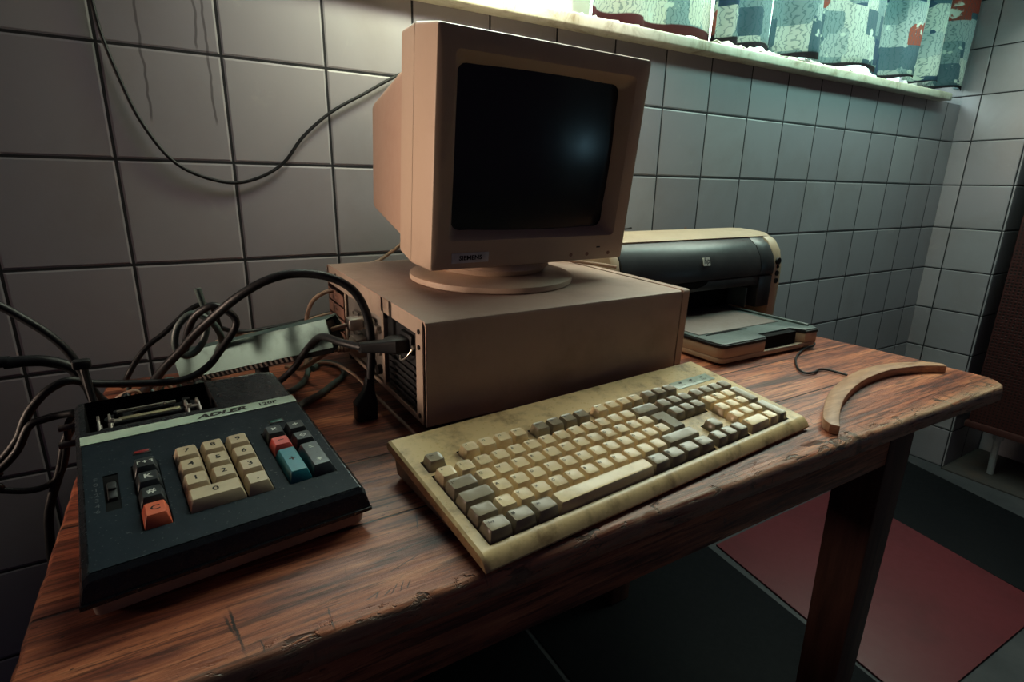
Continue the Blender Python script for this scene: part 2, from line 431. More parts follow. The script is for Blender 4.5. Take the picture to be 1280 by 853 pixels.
# ------------------------------------------------------------------ mats on the floor
def mat_obj(pts, h, mat, label, nm):
    bm = new_bm(); prism(bm, pts, 'z', .0005, h, bev=.001); return tag(build(nm, bm, mat), label, 'mat', 'floor mats')
m_black_mat = plastic('black_rubber', (.006, .007, .009), dirt=(.010, .012, .014), rough=.6, scale=8, spec=.12)
m_red_mat = plastic('red_vinyl', (.125, .020, .027), dirt=(.06, .012, .016), amt=.5, rough=.5, scale=5)
mat_obj([(1.318, -.105), (1.237, -.68), (1.862, -.70), (1.972, -.10)], .006, m_red_mat, 'red vinyl floor mat lying behind the right table leg', 'floor_mat')
mat_obj([(1.985, -.02), (1.873, -.68), (2.27, -.72), (2.44, -.02)], .004, m_black_mat, 'black rubber mat between the red mat and the radiator recess', 'floor_mat')
mat_obj([(.664, -.02), (.664, -.86), (1.208, -.86), (1.300, -.02)], .004, m_black_mat, 'black rubber mat under the table, left of the red mat', 'floor_mat')
mat_obj([(-.9, -.02), (-.9, -.86), (.652, -.86), (.652, -.02)], .004, m_black_mat, 'black rubber mat under the left half of the table', 'floor_mat')

# ------------------------------------------------------------------ table
SCRATCHES = [(-0.4799, -0.2445, -0.4723, -0.3035, .0011), (-0.4784, -0.2514, -0.4757, -0.2875, .0011), (-0.4825, -0.2541, -0.4767, -0.2825, .0011), (-0.4197, -0.2814, -0.4203, -0.2954, .0007), (-0.4206, -0.2944, -0.4201, -0.3058, .0007), (-0.4637, -0.2885, -0.4619, -0.3040, .0007), (-0.3965, -0.2903, -0.3816, -0.2851, .0007), (-0.3885, -0.2922, -0.3838, -0.2848, .0007), (-0.3841, -0.2929, -0.3734, -0.2860, .0007), (-0.3786, -0.2942, -0.3687, -0.2829, .0007), (-0.3716, -0.2945, -0.3642, -0.2825, .0007), (-0.3665, -0.2937, -0.3593, -0.2843, .0007), (-0.3754, -0.2502, -0.3262, -0.2454, .0007), (-0.3757, -0.2710, -0.3391, -0.2595, .0007), (-0.2350, -0.0761, -0.1753, -0.0428, .0007), (-0.4528, -0.2962, -0.4418, -0.2950, .0007), (0.2672, -0.2532, 0.3330, -0.2560, .0007), (0.2805, -0.1134, 0.3744, -0.1278, .0007), (-0.3242, -0.2038, -0.3338, -0.2323, .0007), (-0.2959, -0.1732, -0.3061, -0.2067, .0007)]
def wood_mat(name, top):
    t = NT(name); g = t.mapped((1.4, 16, 16)); sep = t.n('ShaderNodeSeparateXYZ'); v = t.coord(); t.l(v, sep.inputs[0])
    n1 = t.noise(g, 3.2, 8, .68, .5); n2 = t.noise(t.mapped((3, 55, 55)), 4, 6, .7, .3); n3 = t.noise(v, 4.2, 6, .62, .6)
    c = t.ramp(n1, [(.32, (.045, .015, .012)), (.44, (.22, .062, .038)), (.55, (.47, .145, .070)), (.68, (.70, .29, .145))])
    c = t.mix(t.math('MULTIPLY', t.step(n2, .50, .60), .72), c, (.055, .018, .013, 1))
    c = t.mix(t.math('MULTIPLY', t.step(n3, .52, .72), .55), c, (.06, .030, .030, 1))
    nb = t.noise(t.mapped((5, 14, 8), (3, 1, 0)), 2.2, 5, .6, 1.2)
    c = t.mix(t.math('MULTIPLY', t.step(nb, .66, .74), .7), c, (.035, .035, .045, 1))
    # long scratches and nicks
    sc = t.n('ShaderNodeTexVoronoi', feature='DISTANCE_TO_EDGE'); t.l(t.mapped((9, 42, 9), (1, 2, 0), (0, 0, .5)), sc.inputs['Vector']); sc.inputs['Scale'].default_value = 1.6
    msk = t.step(t.noise(v, 7, 3), .54, .62)
    scr = t.math('MULTIPLY', t.math('SUBTRACT', 1.0, t.step(sc.outputs[0], .004, .012)), msk)
    c = t.mix(t.math('MULTIPLY', scr, .8), c, (.015, .008, .008, 1))
    nk = t.noise(t.mapped((1, 2.2, 1)), 95, 2, .5); nick = t.math('MULTIPLY', t.step(nk, .70, .74), t.step(n3, .42, .5))
    c = t.mix(t.math('MULTIPLY', nick, .85), c, (.012, .007, .007, 1))
    h = t.math('ADD', t.math('MULTIPLY', n2, .5), t.math('MULTIPLY', n1, .5))
    # chips and splinters along the front edge, vertical cracks on the front faces
    if True:
        fe = t.math('SUBTRACT', 1.0, t.step(sep.outputs['Y'], -.304, -.292))
        cn = t.noise(t.mapped((2.2, 4, 9), (5, 0, 0)), 14, 5, .65, .5); chips = t.math('MULTIPLY', fe, t.step(cn, .555, .60))
        c = t.mix(t.math('MULTIPLY', chips, .9), c, (.010, .006, .006, 1))
        cr = t.noise(t.mapped((60, 2, 5), (1, 4, 2)), 1.6, 4, .6, .3); cracks = t.math('MULTIPLY', fe, t.math('MULTIPLY', t.step(cr, .60, .64), t.step(n3, .45, .55)))
        c = t.mix(t.math('MULTIPLY', cracks, .85), c, (.012, .007, .007, 1))
        h = t.math('SUBTRACT', h, t.math('MULTIPLY', chips, 1.2))
    if top:
        for (ax, ay, bx, by, wd) in SCRATCHES:
            L_ = math.hypot(bx-ax, by-ay); ux, uy = (bx-ax)/L_, (by-ay)/L_
            px = t.math('SUBTRACT', sep.outputs['X'], ax); py = t.math('SUBTRACT', sep.outputs['Y'], ay)
            al = t.math('ADD', t.math('MULTIPLY', px, ux), t.math('MULTIPLY', py, uy))
            ac = t.math('ADD', t.math('ADD', t.math('MULTIPLY', px, -uy), t.math('MULTIPLY', py, ux)), t.math('MULTIPLY', t.math('SUBTRACT', n2, .5), .004))
            end = t.math('MULTIPLY', t.step(al, 0, L_*.3), t.math('SUBTRACT', 1.0, t.step(al, L_*.7, L_)))
            k_ = t.math('MULTIPLY', t.math('SUBTRACT', 1.0, t.step(t.math('ABSOLUTE', ac), wd*.4, wd)), end)
            c = t.mix(t.math('MULTIPLY', k_, .85), c, (.012, .010, .012, 1))
    if top:
        for y0 in (.15, -.082, -.197):
            a = t.math('ABSOLUTE', t.math('SUBTRACT', t.math('ADD', sep.outputs['Y'], t.math('MULTIPLY', n3, .004)), y0))
            seam = t.step(a, .0006, .0018)
            c = t.mix(seam, (.02, .012, .012, 1), c); h = t.math('ADD', h, seam)
        # worn pale band along the front edge, where the varnish is gone
        wf = t.math('MULTIPLY', t.math('SUBTRACT', 1.0, t.step(t.math('ADD', sep.outputs['Y'], t.math('MULTIPLY', n1, .05)), -.304, -.268)), t.step(n2, .34, .50))
        c = t.mix(t.math('MULTIPLY', wf, .75), c, (.60, .40, .26, 1))
    t.base(c); t.rough(t.math('ADD', .20, t.math('MULTIPLY', n2, .38)))
    t.bump(h, .7, .0016); return t.m
m_wood_top = wood_mat('worn_red_brown_wood_top', True); m_wood = wood_mat('worn_red_brown_wood', False)
def leg_wood():
    t = NT('dark_leg_wood'); n1 = t.noise(t.mapped((16, 16, 1.4)), 3, 7, .65, .4)
    t.base(t.ramp(n1, [(.3, (.045, .018, .014)), (.7, (.15, .065, .045))])); t.rough(.5); t.bump(n1, .3, .001); return t.m
m_leg = leg_wood()
table = thing('table', 'worn reddish brown wooden table carrying the computer and the calculator', 'table', loc=(.54, -.37, 0))
I = Matrix.Translation((-.54, .37, 0))
outline = [(-.056, -.672)] + [(.10+.2*k, -.678 - .0035*k) for k in range(5)]
c0 = Vector((1.112, -.655)); outline += [(c0.x + .045*math.cos(a), c0.y + .045*math.sin(a)) for a in [math.radians(d) for d in (-85, -60, -35, -10)]]
outline += [(1.161, -.55), (1.150, -.386), (1.160, -.062)] + [(-.056, -.045)]
bm = new_bm(); rnd = random.Random(4)
def edge_ring(z, inset, jit):
    out = []; n = len(outline); cx = sum(p[0] for p in outline)/n; cy = sum(p[1] for p in outline)/n
    for i in range(n):
        a, b = Vector(outline[i]), Vector(outline[(i+1) % n]); L = (b-a).length; k = max(1, int(L/.012)); nrm = Vector(((b-a).y, -(b-a).x)).normalized()
        for q in range(k):
            p = a + (b-a)*q/k; rr = random.Random(i*1000+q); j = (rr.random()**3)*jit*(1 if i < 5 else .25)
            out.append((p.x - nrm.x*(inset+j), p.y - nrm.y*(inset+j), z))
    return out
loft(bm, [edge_ring(T-.024, .003, .0), edge_ring(T-.021, .0, .002), edge_ring(T-.008, .0, .0025), edge_ring(T-.0025, .0014, .004), edge_ring(T, .0045, .006)])
bmesh.ops.transform(bm, matrix=I, verts=bm.verts)
build('table_top', bm, m_wood_top, table, 50)
# object coordinates of the parts are centred on the table; keep the front band in place
for nm in ('worn_red_brown_wood_top', 'worn_red_brown_wood'):
    for nd in bpy.data.materials[nm].node_tree.nodes:
        pass
bm = new_bm(); box(bm, -.02, .945, -.662, -.640, .652, T-.0245, .0015, M=I); build('apron', bm, m_wood, table)
bm = new_bm(); box(bm, -.02, .945, -.105, -.085, .652, T-.0245, .0015, M=I); build('apron', bm, m_wood, table)
for x in (-.02, .925):
    bm = new_bm(); box(bm, x, x+.02, -.639, -.106, .652, T-.0245, .0015, M=I); build('apron', bm, m_wood, table)
def leg(x0, x1, y0, y1):
    bm = new_bm(); tp = .010
    rings = []
    for z, k in ((.0065, 1), (.3, .6), (.651, 0)):
        sx = tp*k*(1 if x0 > .4 else -1)*0; i_ = .006*k
        rings.append([(x0+i_, y0+i_, z), (x1-i_, y0+i_, z), (x1-i_, y1-i_, z), (x0+i_, y1-i_, z)])
    rings.append([(p[0], p[1], T-.0247) for p in rings[-1]])
    loft(bm, rings); es = [e for e in bm.edges if abs(e.verts[0].co.z-e.verts[1].co.z) > .01]
    bmesh.ops.bevel(bm, geom=es, offset=.003, segments=2, profile=.5, affect='EDGES')
    bmesh.ops.transform(bm, matrix=I, verts=bm.verts)
    return build('leg', bm, m_leg, table)
leg(.878, .946, -.664, -.596); leg(-.022, .046, -.664, -.596); leg(.878, .946, -.145, -.083); leg(-.022, .046, -.145, -.083)

# ------------------------------------------------------------------ common materials
m_case = plastic('yellowed_beige_case', (.47, .325, .26), dirt=(.22, .14, .10), amt=.4, rough=.5, scale=9)
m_mon = plastic('beige_monitor_plastic', (.50, .375, .28), dirt=(.30, .19, .14), amt=.3, rough=.48, scale=7)
m_kb = plastic('grimy_cream_plastic', (.76, .55, .28), dirt=(.24, .14, .065), amt=.95, rough=.28, scale=26)
m_key = plastic('cream_keycap', (.90, .70, .42), dirt=(.34, .23, .13), amt=.5, rough=.20, scale=30)
m_keyg = plastic('grey_keycap', (.33, .275, .19), dirt=(.14, .10, .07), amt=.5, rough=.20, scale=30)
m_dark = plastic('matt_black_plastic', (.008, .009, .011), dirt=(.025, .025, .025), rough=.5, spec=.3)
m_void = flat('dark_void', (.006, .006, .007), .8, .1)
m_ink = flat('black_print', (.02, .018, .018), .6, .2)
m_steel = metal('zinc_steel', (.45, .42, .38), .42)
m_chrome = metal('bright_metal', (.65, .62, .55), .25, .2)
m_rubber = plastic('black_cable_rubber', (.006, .007, .009), dirt=(.022, .026, .03), amt=.5, rough=.45, scale=40, spec=.35)
m_beigecab = plastic('beige_cable_rubber', (.36, .24, .17), rough=.5, scale=40)
m_greycab = plastic('grey_green_cable_rubber', (.06, .095, .09), rough=.4, scale=40)

# ------------------------------------------------------------------ computer case
PC = frame((.2742, -.4582, .7584), .0286, .031)
pc = thing('desktop_computer', 'beige desktop computer case lying flat under the monitor', 'computer', M=PC)
L, D, H = .396, .393, .1254
bm = new_bm()
# painted steel cover: top, both long sides, an open rear
prof = [(0, .004), (0, H-.005), (.0015, H-.0015), (.005, H), (D-.005, H), (D-.0015, H-.0015), (D, H-.005), (D, .004), (D-.0015, .004), (D-.0015, H-.006), (D-.006, H-.0015), (.006, H-.0015), (.0015, H-.006), (.0015, .004)]
prism(bm, prof, 'x', 0, L)
build('cover', bm, m_case, pc)
bm = new_bm()
loft(bm, [[(L+.0015, *p) for p in rrect(D/2, H/2, D/2+.001, H/2+.001, .004)], [(L+.014, *p) for p in rrect(D/2, H/2, D/2+.001, H/2+.001, .004)], [(L+.020, *p) for p in rrect(D/2, H/2, D/2-.005, H/2-.005, .004)]])
fb = build('front_bezel', bm, m_case, pc)
bm = new_bm(); box(bm, L-.002, L+.0025, .003, D-.003, .004, H-.003); build('bezel_seam', bm, m_void, pc)
bm = new_bm(); box(bm, L+.0195, L+.0215, .04, .20, .075, .10, .001); build('drive_slot', bm, m_dark, fb)
# rear plate made of steel strips around the openings, and dark chassis behind it
def rear(y0, y1, z0, z1, bev=.0004, x0=.0015, x1=.0035, nm='rear_plate', mt=m_case, par=pc):
    bm = new_bm(); box(bm, x0, x1, y0, y1, z0, z1, bev); return build(nm, bm, mt, par)
bm = new_bm()
m_plate = plastic('beige_steel_plate', (.42, .33, .26), dirt=(.20, .15, .11), amt=.4, rough=.42, scale=18)
for (y0, y1, z0, z1) in ((.012, .030, .001, H-.0016), (.030, .134, H-.020, H-.0016), (.1345, .142, .001, H-.0201), (.142, D-.004, H-.030, H-.0016), (.0301, .134, .001, .008),
                         (.142, D-.004, .001, .006), (.300, .306, .006, H-.030), (.200, .204, .006, H-.030)):
    box(bm, .0012, .0030, y0, y1, z0, z1)
rp = build('rear_plate', bm, m_plate, pc)
bm = new_bm(); box(bm, .030, L-.004, .003, D-.003, .003, H-.004); build('chassis', bm, m_void, pc)
for y, z in ((.020, .110), (.020, .010), (.020, .092), (.345, .115)):
    bm = new_bm(); cyl(bm, (.0008, y, z), .0028, -.0012, 'x', 10); build('screw', bm, m_dark, pc)
# power supply face with inlet, fan grille
psu = rear(.032, .132, .009, H-.021, x0=.006, x1=.029, nm='power_supply', mt=m_dark)
bm = new_bm()
for k in range(6): box(bm, .003, .006, .040, .124, .016 + k*.0085, .019 + k*.0085, .0005)
build('grille', bm, m_dark, psu)
bm = new_bm(); box(bm, .001, .008, .044, .078, .074, .098, .002); build('power_inlet', bm, m_dark, psu)
bm = new_bm()
for y in (.040, .083): cyl(bm, (.001, y, .086), .0025, .005, 'x', 10)
tube(bm, [(.001, .041, .083), (-.004, .048, .072), (-.005, .060, .066), (-.003, .066, .070)], .0012)
build('retaining_clip', bm, m_chrome, psu)
# port block
pb = rear(.1425, .2995, .0065, H-.031, x0=.005, x1=.029, nm='port_block', mt=m_steel)
def dsub(y, z, wy, wz, nm='port', mt=m_steel):
    bm = new_bm(); prism(bm, [(y-wy, z+wz), (y+wy, z+wz), (y+wy*.82, z-wz), (y-wy*.82, z-wz)], 'x', -.001, .006, bev=.0006)
    for s in (-1, 1): cyl(bm, (-.001, y+s*(wy+.005), z), .0025, .006, 'x', 6)
    return build(nm, bm, mt, pb)
dsub(.175, .075, .020, .0055); dsub(.245, .075, .010, .0055); dsub(.245, .045, .010, .0055); dsub(.175, .045, .020, .0055)
for y in (.16, .185):
    bm = new_bm(); cyl(bm, (-.001, y, .020), .007, .006, 'x', 20); build('round_port', bm, m_dark, pb)
# horizontal expansion slot covers
m_slot = plastic('reddish_slot_steel', (.24, .12, .085), dirt=(.10, .05, .04), amt=.5, rough=.45, scale=14)
for k in range(4):
    bm = new_bm(); z0 = .010 + k*.0205
    box(bm, -.0005, .002, .3075, .387, z0, z0+.0178, .0008)
    cyl(bm, (-.0012, .347, z0+.009), .0022, .001, 'x', 8); build('slot_cover', bm, m_slot, pc)
bm = new_bm(); cyl(bm, (.03, .03, -.0165), .012, .0195, 'z', 20, r2=.014)
build('foot', bm, m_dark, pc)
bm = new_bm(); cyl(bm, (.37, .03, -.0165), .012, .0195, 'z', 20, r2=.014); build('foot', bm, m_dark, pc)
for x in (.03, .37):
    bm = new_bm(); cyl(bm, (x, .355, -.0275), .012, .0305, 'z', 20, r2=.014); build('foot', bm, m_dark, pc)

# ------------------------------------------------------------------ monitor
MO = frame((.4845, -.3505, .919), .0311, .1255)
mon = thing('crt_monitor', 'beige tube monitor with dark screen on round swivel foot, standing on the computer', 'monitor', M=MO)
W2, MH = .16, .2735
bm = new_bm()
# front housing: outer box with recessed opening
def fr(y, hx, z0, z1, r): return [(p[0], y, p[1]) for p in rrect(0, (z0+z1)/2, hx, (z1-z0)/2, r, 4)]
rings = [fr(.0602, W2-.0002, -.004, MH+.004, .004), fr(.004, W2, .0, MH, .004), fr(.0008, W2-.0012, .0012, MH-.0012, .004), fr(0, W2-.003, .003, MH-.003, .004),
         fr(.0, .1365, .0365, .2505, .007), fr(.0035, .1335, .0395, .2475, .007), fr(.012, .1275, .0435, .2420, .010), fr(.020, .1245, .0465, .239, .012)]
loft(bm, rings, cap=False)
build('bezel', bm, m_mon, mon)
bm = new_bm()
rings = [fr(.0622, W2-.0006, -.0045, MH+.0045, .004), fr(.1045, W2-.0025, .0, MH+.000, .006), fr(.107, W2-.005, .003, MH-.003, .006)]
loft(bm, rings); build('rear_housing', bm, m_mon, mon)
bm = new_bm(); loft(bm, [fr(.0600, W2-.0022, -.002, MH+.002, .004), fr(.0625, W2-.0022, -.002, MH+.002, .004)]); build('housing_seam', bm, m_void, mon)
m_shell = plastic('warm_beige_shell', (.46, .31, .23), dirt=(.34, .20, .14), amt=.3, rough=.5, scale=7)
bm = new_bm()
rings = [fr(.1060, .1445, .004, .240, .010), fr(.150, .145, .014, .231, .012), fr(.275, .136, .028, .192, .012), fr(.281, .130, .034, .186, .012)]
loft(bm, rings); sh = build('tube_cover', bm, m_shell, mon, 40)
bm = new_bm()
for k in range(14): box(bm, -.09+k*.0135, -.083+k*.0135, .20, .26, .2, .2105, M=None)
bm.free()
# screen
t = NT('crt_glass'); t.base((.004, .008, .011, 1)); t.rough(.09); t.b.inputs['Specular IOR Level'].default_value = .7
n = t.noise(t.coord(), 12, 4, .6); t.rough(t.math('ADD', .12, t.math('MULTIPLY', n, .20)))
bm = new_bm(); nx, nz = 24, 18; V = []
for j in range(nz+1):
    row = []
    for i in range(nx+1):
        u, v = i/nx*2-1, j/nz*2-1
        row.append(bm.verts.new((u*.127, .0115+.0095*(u*u*.7+v*v*.5) - .0, .1427+v*.0975)))
    V.append(row)
for j in range(nz):
    for i in range(nx): bm.faces.new((V[j][i], V[j][i+1], V[j+1][i+1], V[j+1][i]))
bmesh.ops.solidify(bm, geom=bm.faces[:], thickness=-.004)
build('screen', bm, t.m, mon, 60)
# dark mask round the glass, with slightly bowed inner edges
bm = new_bm(); N = 48
def bow(hx, hz, k, y):
    o = []
    for q in range(N):
        s = q/N*4; e = int(s); f = (s-e)*2-1
        b = k*(1-f*f)
        if e == 0: o.append((f*hx, y, .1427-hz-b))
        elif e == 1: o.append((hx+b, y, .1427+f*hz))
        elif e == 2: o.append((-f*hx, y, .1427+hz+b))
        else: o.append((-hx-b, y, .1427-f*hz))
    return o
loft(bm, [bow(.1262, .0985, 0, .0165), bow(.1195, .0915, .0035, .0165)], cap=False)
bmesh.ops.solidify(bm, geom=bm.faces[:], thickness=.001)
mk = None; bm.free()
m_badge = plastic('silver_badge', (.62, .63, .64), amt=.3, rough=.4, scale=30)
bm = new_bm(); box(bm, -.131, -.0775, -.0008, .0005, .0085, .0215, .0003)
text_bm(bm, 'SIEMENS', .0080, Matrix.Translation((-.1043, -.00095, .0150)) @ TX, 1, bold=.03, sx=1.12)
build('name_badge', bm, [m_badge, m_ink], mon)
for x in (.060, .090, .131):
    bm = new_bm(); cyl(bm, (x, -.0006, .010), .0028, .0012, 'y', 16); build('control_knob', bm, m_slot, mon)
bm = new_bm(); box(bm, .1065, .1135, -.0005, .0006, .0185, .0205, .0003); build('indicator_light', bm, m_dark, mon)
# swivel foot, level with the computer's top
def pc_pt(x, y, z): return PC @ Vector((x, y, z))
foot_w = PC.inverted() @ Vector((.459, -.268, .885)); FM = MO.inverted() @ PC @ Matrix.Translation((foot_w.x, foot_w.y, H+.0004))
bm = new_bm(); lathe(bm, [(.118, 0), (.1205, .0015), (.1205, .0085), (.117, .0105), (.105, .0120), (.060, .0165), (.0, .017)][:-1], 64)
bmesh.ops.transform(bm, matrix=FM, verts=bm.verts); build('swivel_base', bm, m_mon, mon, 40)
bm = new_bm(); lathe(bm, [(.075, .0155), (.085, .024), (.072, .040), (.05, .055)], 40)
bmesh.ops.transform(bm, matrix=FM, verts=bm.verts); build('swivel_dome', bm, m_mon, mon, 40)

# ------------------------------------------------------------------ keyboard
KB = frame((.229, -.675, T+.015), .080, .143)
kb = thing('keyboard', 'grimy cream computer keyboard with raised back in front of the computer', 'keyboard', M=KB)
U = .0193; KW, KD = .474, .176
X0 = .0125; Y0 = .0072   # lower left corner of the key field
def kx(u): return X0 + u*U
ROW = [Y0 + k*U for k in range(5)] + [Y0 + 5*U + .0055]
wells = [(kx(0)-.0008, kx(15)+.0008, ROW[0]-.0008, ROW[4]+U+.0006, .006),
         (kx(0)-.0006, kx(1)+.0006, ROW[5]-.0005, ROW[5]+U-.001, .0061)]
for a, b in ((2, 6), (6.5, 10.5), (11, 15), (15.25, 18.25)): wells.append((kx(a)-.0006, kx(b)+.0006, ROW[5]-.0005, ROW[5]+U-.001, .0061))
wells += [(kx(15.25)-.0006, kx(18.25)+.0006, ROW[3]-.0006, ROW[4]+U+.0006, .006), (kx(16.25)-.0006, kx(17.25)+.0006, ROW[1], ROW[1]+U+.0006, .0062),
          (kx(15.25)-.0006, kx(18.25)+.0006, ROW[0]-.0006, ROW[1], .0063), (kx(18.5)-.0006, kx(22.5)+.0006, ROW[0]-.0006, ROW[4]+U+.0006, .006)]
def ktop(x, y):
    e = min(x, KW-x, y+.004, KD-y); z = 0.0
    if y < .004: z -= (.004-y)**2*60
    if x < .0025 or x > KW-.0025: z -= .0018
    if y > KD-.003: z -= .002
    return z
bm = new_bm()
ys = [-.008, -.0065, -.0045, -.002, .001, .004, .02, .06, .1, .14, KD-.003, KD]
grid_shell(bm, [0, .0025, .006] + [.02+.03*k for k in range(15)] + [KW-.006, KW-.0025, KW], ys, ktop, -.0104, wells, 0, 1)
build('upper_case', bm, [m_kb, m_dark], kb, 30)
# lower shell: wedge down to the table, in the keyboard's tilted frame
ct, st = math.cos(.143), math.sin(.143)
def lv(y, z): return (ct*y + st*z, -st*y + ct*z)      # level frame (y, height above origin) -> tilted
base_z = -.0142
pf = [lv(-.002, base_z+.0005), lv(.165, base_z+.004), lv(.168, base_z+.012), (KD-.006, -.0105), (.0, -.0105)]
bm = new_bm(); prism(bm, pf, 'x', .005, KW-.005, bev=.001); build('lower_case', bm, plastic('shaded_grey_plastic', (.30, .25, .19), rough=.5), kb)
for x in (.03, KW-.06):
    bm = new_bm(); y_ = .150; a = lv(y_, base_z); prism(bm, [lv(y_, base_z+.0005), lv(y_+.012, base_z+.0005), lv(y_+.012, base_z+.006), lv(y_, base_z+.006)], 'x', x, x+.03); build('flip_foot', bm, m_dark, kb)
def keycap(bm, cx, cy, wx, wy, h=.0092, mi=0, base=-.0048):
    """tapered cap with a dished top"""
    g = .0006; hx, hy = wx/2-g, wy/2-g; tx, ty = hx-.0019, hy-.0020; oy = .0007
    rings = [[(p[0], p[1], base) for p in rrect(cx, cy, hx, hy, .0012, 2)],
             [(p[0], p[1], base+.0025) for p in rrect(cx, cy, hx-.0001, hy-.0001, .0012, 2)],
             [(p[0], p[1], h-.0012) for p in rrect(cx, cy+oy, tx+.0004, ty+.0004, .0020, 2)],
             [(p[0], p[1], h-.0002) for p in rrect(cx, cy+oy, tx-.0003, ty-.0003, .0020, 2)],
             [(p[0], p[1], h-.0004) for p in rrect(cx, cy+oy, tx-.0009, ty-.0009, .0013, 2)],
             [(p[0], p[1], h-.0006) for p in rrect(cx, cy+oy, tx*.6, ty-.0020, .0008, 2)]]
    loft(bm, rings, mi)
LT = .0014
def key(label, u, row, wu=1.0, hu=1.0, grey=False, name='key', size=.0042, h=.0092):
    bm = new_bm(); wx, wy = wu*U, hu*U
    if row == 5: wy = U-.0012
    cx, cy = kx(u)+wx/2, ROW[row]+wy/2
    keycap(bm, cx, cy, wx, wy, h)
    if label:
        k = min(wx/2-.0068, .5)
        n = max(1, len(label.split('\n')[0]))
        text_bm(bm, label, size if n < 3 else size*.62, Matrix.Translation((cx-wx/2+.0058+(.0012 if n > 1 else 0)*n*.5, cy+.0033 if wy < .03 else cy+wy/2-.006, h-.0003)), 1, ex=.0002, bold=.015)
    return build(name, bm, [m_keyg if grey else m_key, m_ink], kb, 28)
for i, s in enumerate(['^', '1', '2', '3', '4', '5', '6', '7', '8', '9', '0', '?', "'"]): key(s, i, 4)
key('', 13, 4, 2, grey=True, name='backspace_key')
key('|\u2190', 0, 3, 1.5, grey=True, name='tab_key')
for i, s in enumerate('QWERTZUIOP\u00dc+'): key(s, 1.5+i, 3)
key('', 0, 2, 1.75, grey=True, name='caps_lock_key')
for i, s in enumerate('ASDFGHJKL\u00d6\u00c4#'): key(s, 1.75+i, 2)
key('', 0, 1, 1.25, grey=True, name='shift_key'); key('<', 1.25, 1)
for i, s in enumerate('YXCVBNM,.-'): key(s, 2.25+i, 1)
key('', 12.25, 1, 2.75, grey=True, name='shift_key')
key('Strg', 0, 0, 1.25, grey=True, name='control_key', size=.005); key('\u229e', 1.25, 0, 1.25, grey=True, name='menu_key'); key('Alt', 2.5, 0, 1.25, grey=True, name='alt_key', size=.005)
key('', 3.75, 0, 6.25, name='space_bar')
for i, s in enumerate(['Alt', '\u229e', '\u2261', 'Strg']): key(s, 10+1.25*i, 0, 1.25, grey=True, name='modifier_key', size=.005)
# tall L-shaped enter key
bm = new_bm(); g = .0006
def lshape(ins, z):
    x0, x1, xm = kx(13.5)+g+ins, kx(15)-g-ins, kx(13.75)+g+ins; y0, y1, ym = ROW[2]+g+ins, ROW[4]-g-ins, ROW[3]+g+ins*1.0
    return [(xm, y0, z), (x1, y0, z), (x1, y1, z), (x0, y1, z), (x0, ym, z), (xm, ym, z)]
loft(bm, [lshape(0, -.0048), lshape(.0001, -.0023), lshape(.0028, .0080), lshape(.0036, .0089)])
build('enter_key', bm, m_keyg, kb, 30)
key('Esc', 0, 5, grey=True, name='escape_key', size=.0045)
for b, g0 in ((2, 0), (6.5, 4), (11, 8)):
    for i in range(4): key('F%d' % (g0+i+1), b+i, 5, grey=(g0 == 4), name='function_key', size=.0034)
for i in range(3): key('', 15.25+i, 5, grey=True, name='system_key')
for r_ in (4, 3):
    for i in range(3): key('', 15.25+i, r_, grey=True, name='navigation_key')
key('\u2191', 16.25, 1, grey=True, name='arrow_key')
for i, s in enumerate(['\u2190', '\u2193', '\u2192']): key(s, 15.25+i, 0, grey=True, name='arrow_key')
for i, s in enumerate(['', '/', '*', '-']): key(s, 18.5+i, 4, grey=True, name='number_pad_key')
for r_, row in ((3, '789'), (2, '456'), (1, '123')):
    for i, s in enumerate(row): key(s, 18.5+i, r_, name='number_pad_key')
key('0', 18.5, 0, 2, name='number_pad_key'); key(',', 20.5, 0, name='number_pad_key')
key('+', 21.5, 2, 1, 2, grey=True, name='plus_key'); key('', 21.5, 0, 1, 2, grey=True, name='enter_key')
bm = new_bm(); box(bm, .378, .455, .1195, .1365, -.0002, .0007, .0003)
for k in range(3): box(bm, .392+k*.022, .397+k*.022, .130, .1325, .0007, .0010, mi=1)
for k, s in enumerate(('Num', 'Caps', 'Scroll')): text_bm(bm, s, .0042, Matrix.Translation((.3945+k*.022, .1255, .00075)), 1)
build('indicator_panel', bm, [plastic('pale_green_label', (.42, .50, .42), amt=.5, rough=.3, scale=60), m_ink], kb)

# ------------------------------------------------------------------ printing calculator
CA = frame((-.017, -.5968, T+.0008), .1143)
ca = thing('printing_calculator', 'black desk calculator with cream, red and blue keys on the left of the table', 'calculator', M=CA)
m_blk = plastic('gloss_black_plastic', (.010, .013, .016), dirt=(.022, .028, .032), amt=.35, rough=.25, scale=14, bump=.01)
m_panel = plastic('blue_black_panel', (.005, .011, .018), dirt=(.013, .022, .03), amt=.6, rough=.55, scale=10, speck=.12, spec=.14)
m_tan = plastic('tan_base_plastic', (.36, .27, .21), rough=.5)
CW, CD = .1905, .288
h1, h2 = .0371, .0586; TA = math.atan2(h2-h1, .1904)
def ctop(x, y):
    z = h1 + (h2-h1)*y/.1904 if y < .193 else .0589 + (.0645-.0589)*(y-.193)/(.070)
    if y > .265: z = .0646 - (y-.265)**2*14
    if y < .003: z -= (.003-y)*1.1
    if x < .0035: z -= (.0035-x)*1.0
    if x > CW-.0035: z -= (x-CW+.0035)*1.0
    if y > .19 and x > CW-.02: z -= (x-CW+.02)**2*8
    return z
cwells = [(.036, .0555, .030, .1215, .011), (.0660, .1275, .0335, .1245, .011), (.1385, .1785, .0335, .1245, .011), (.0165, .0265, .066, .117, .008), (.008, .1165, .199, .279, .034)]
bm = new_bm(); xs = [0, .0012, .0035, .02, .06, .12, .15, CW-.02, CW-.014, CW-.008, CW-.0035, CW-.0012, CW]
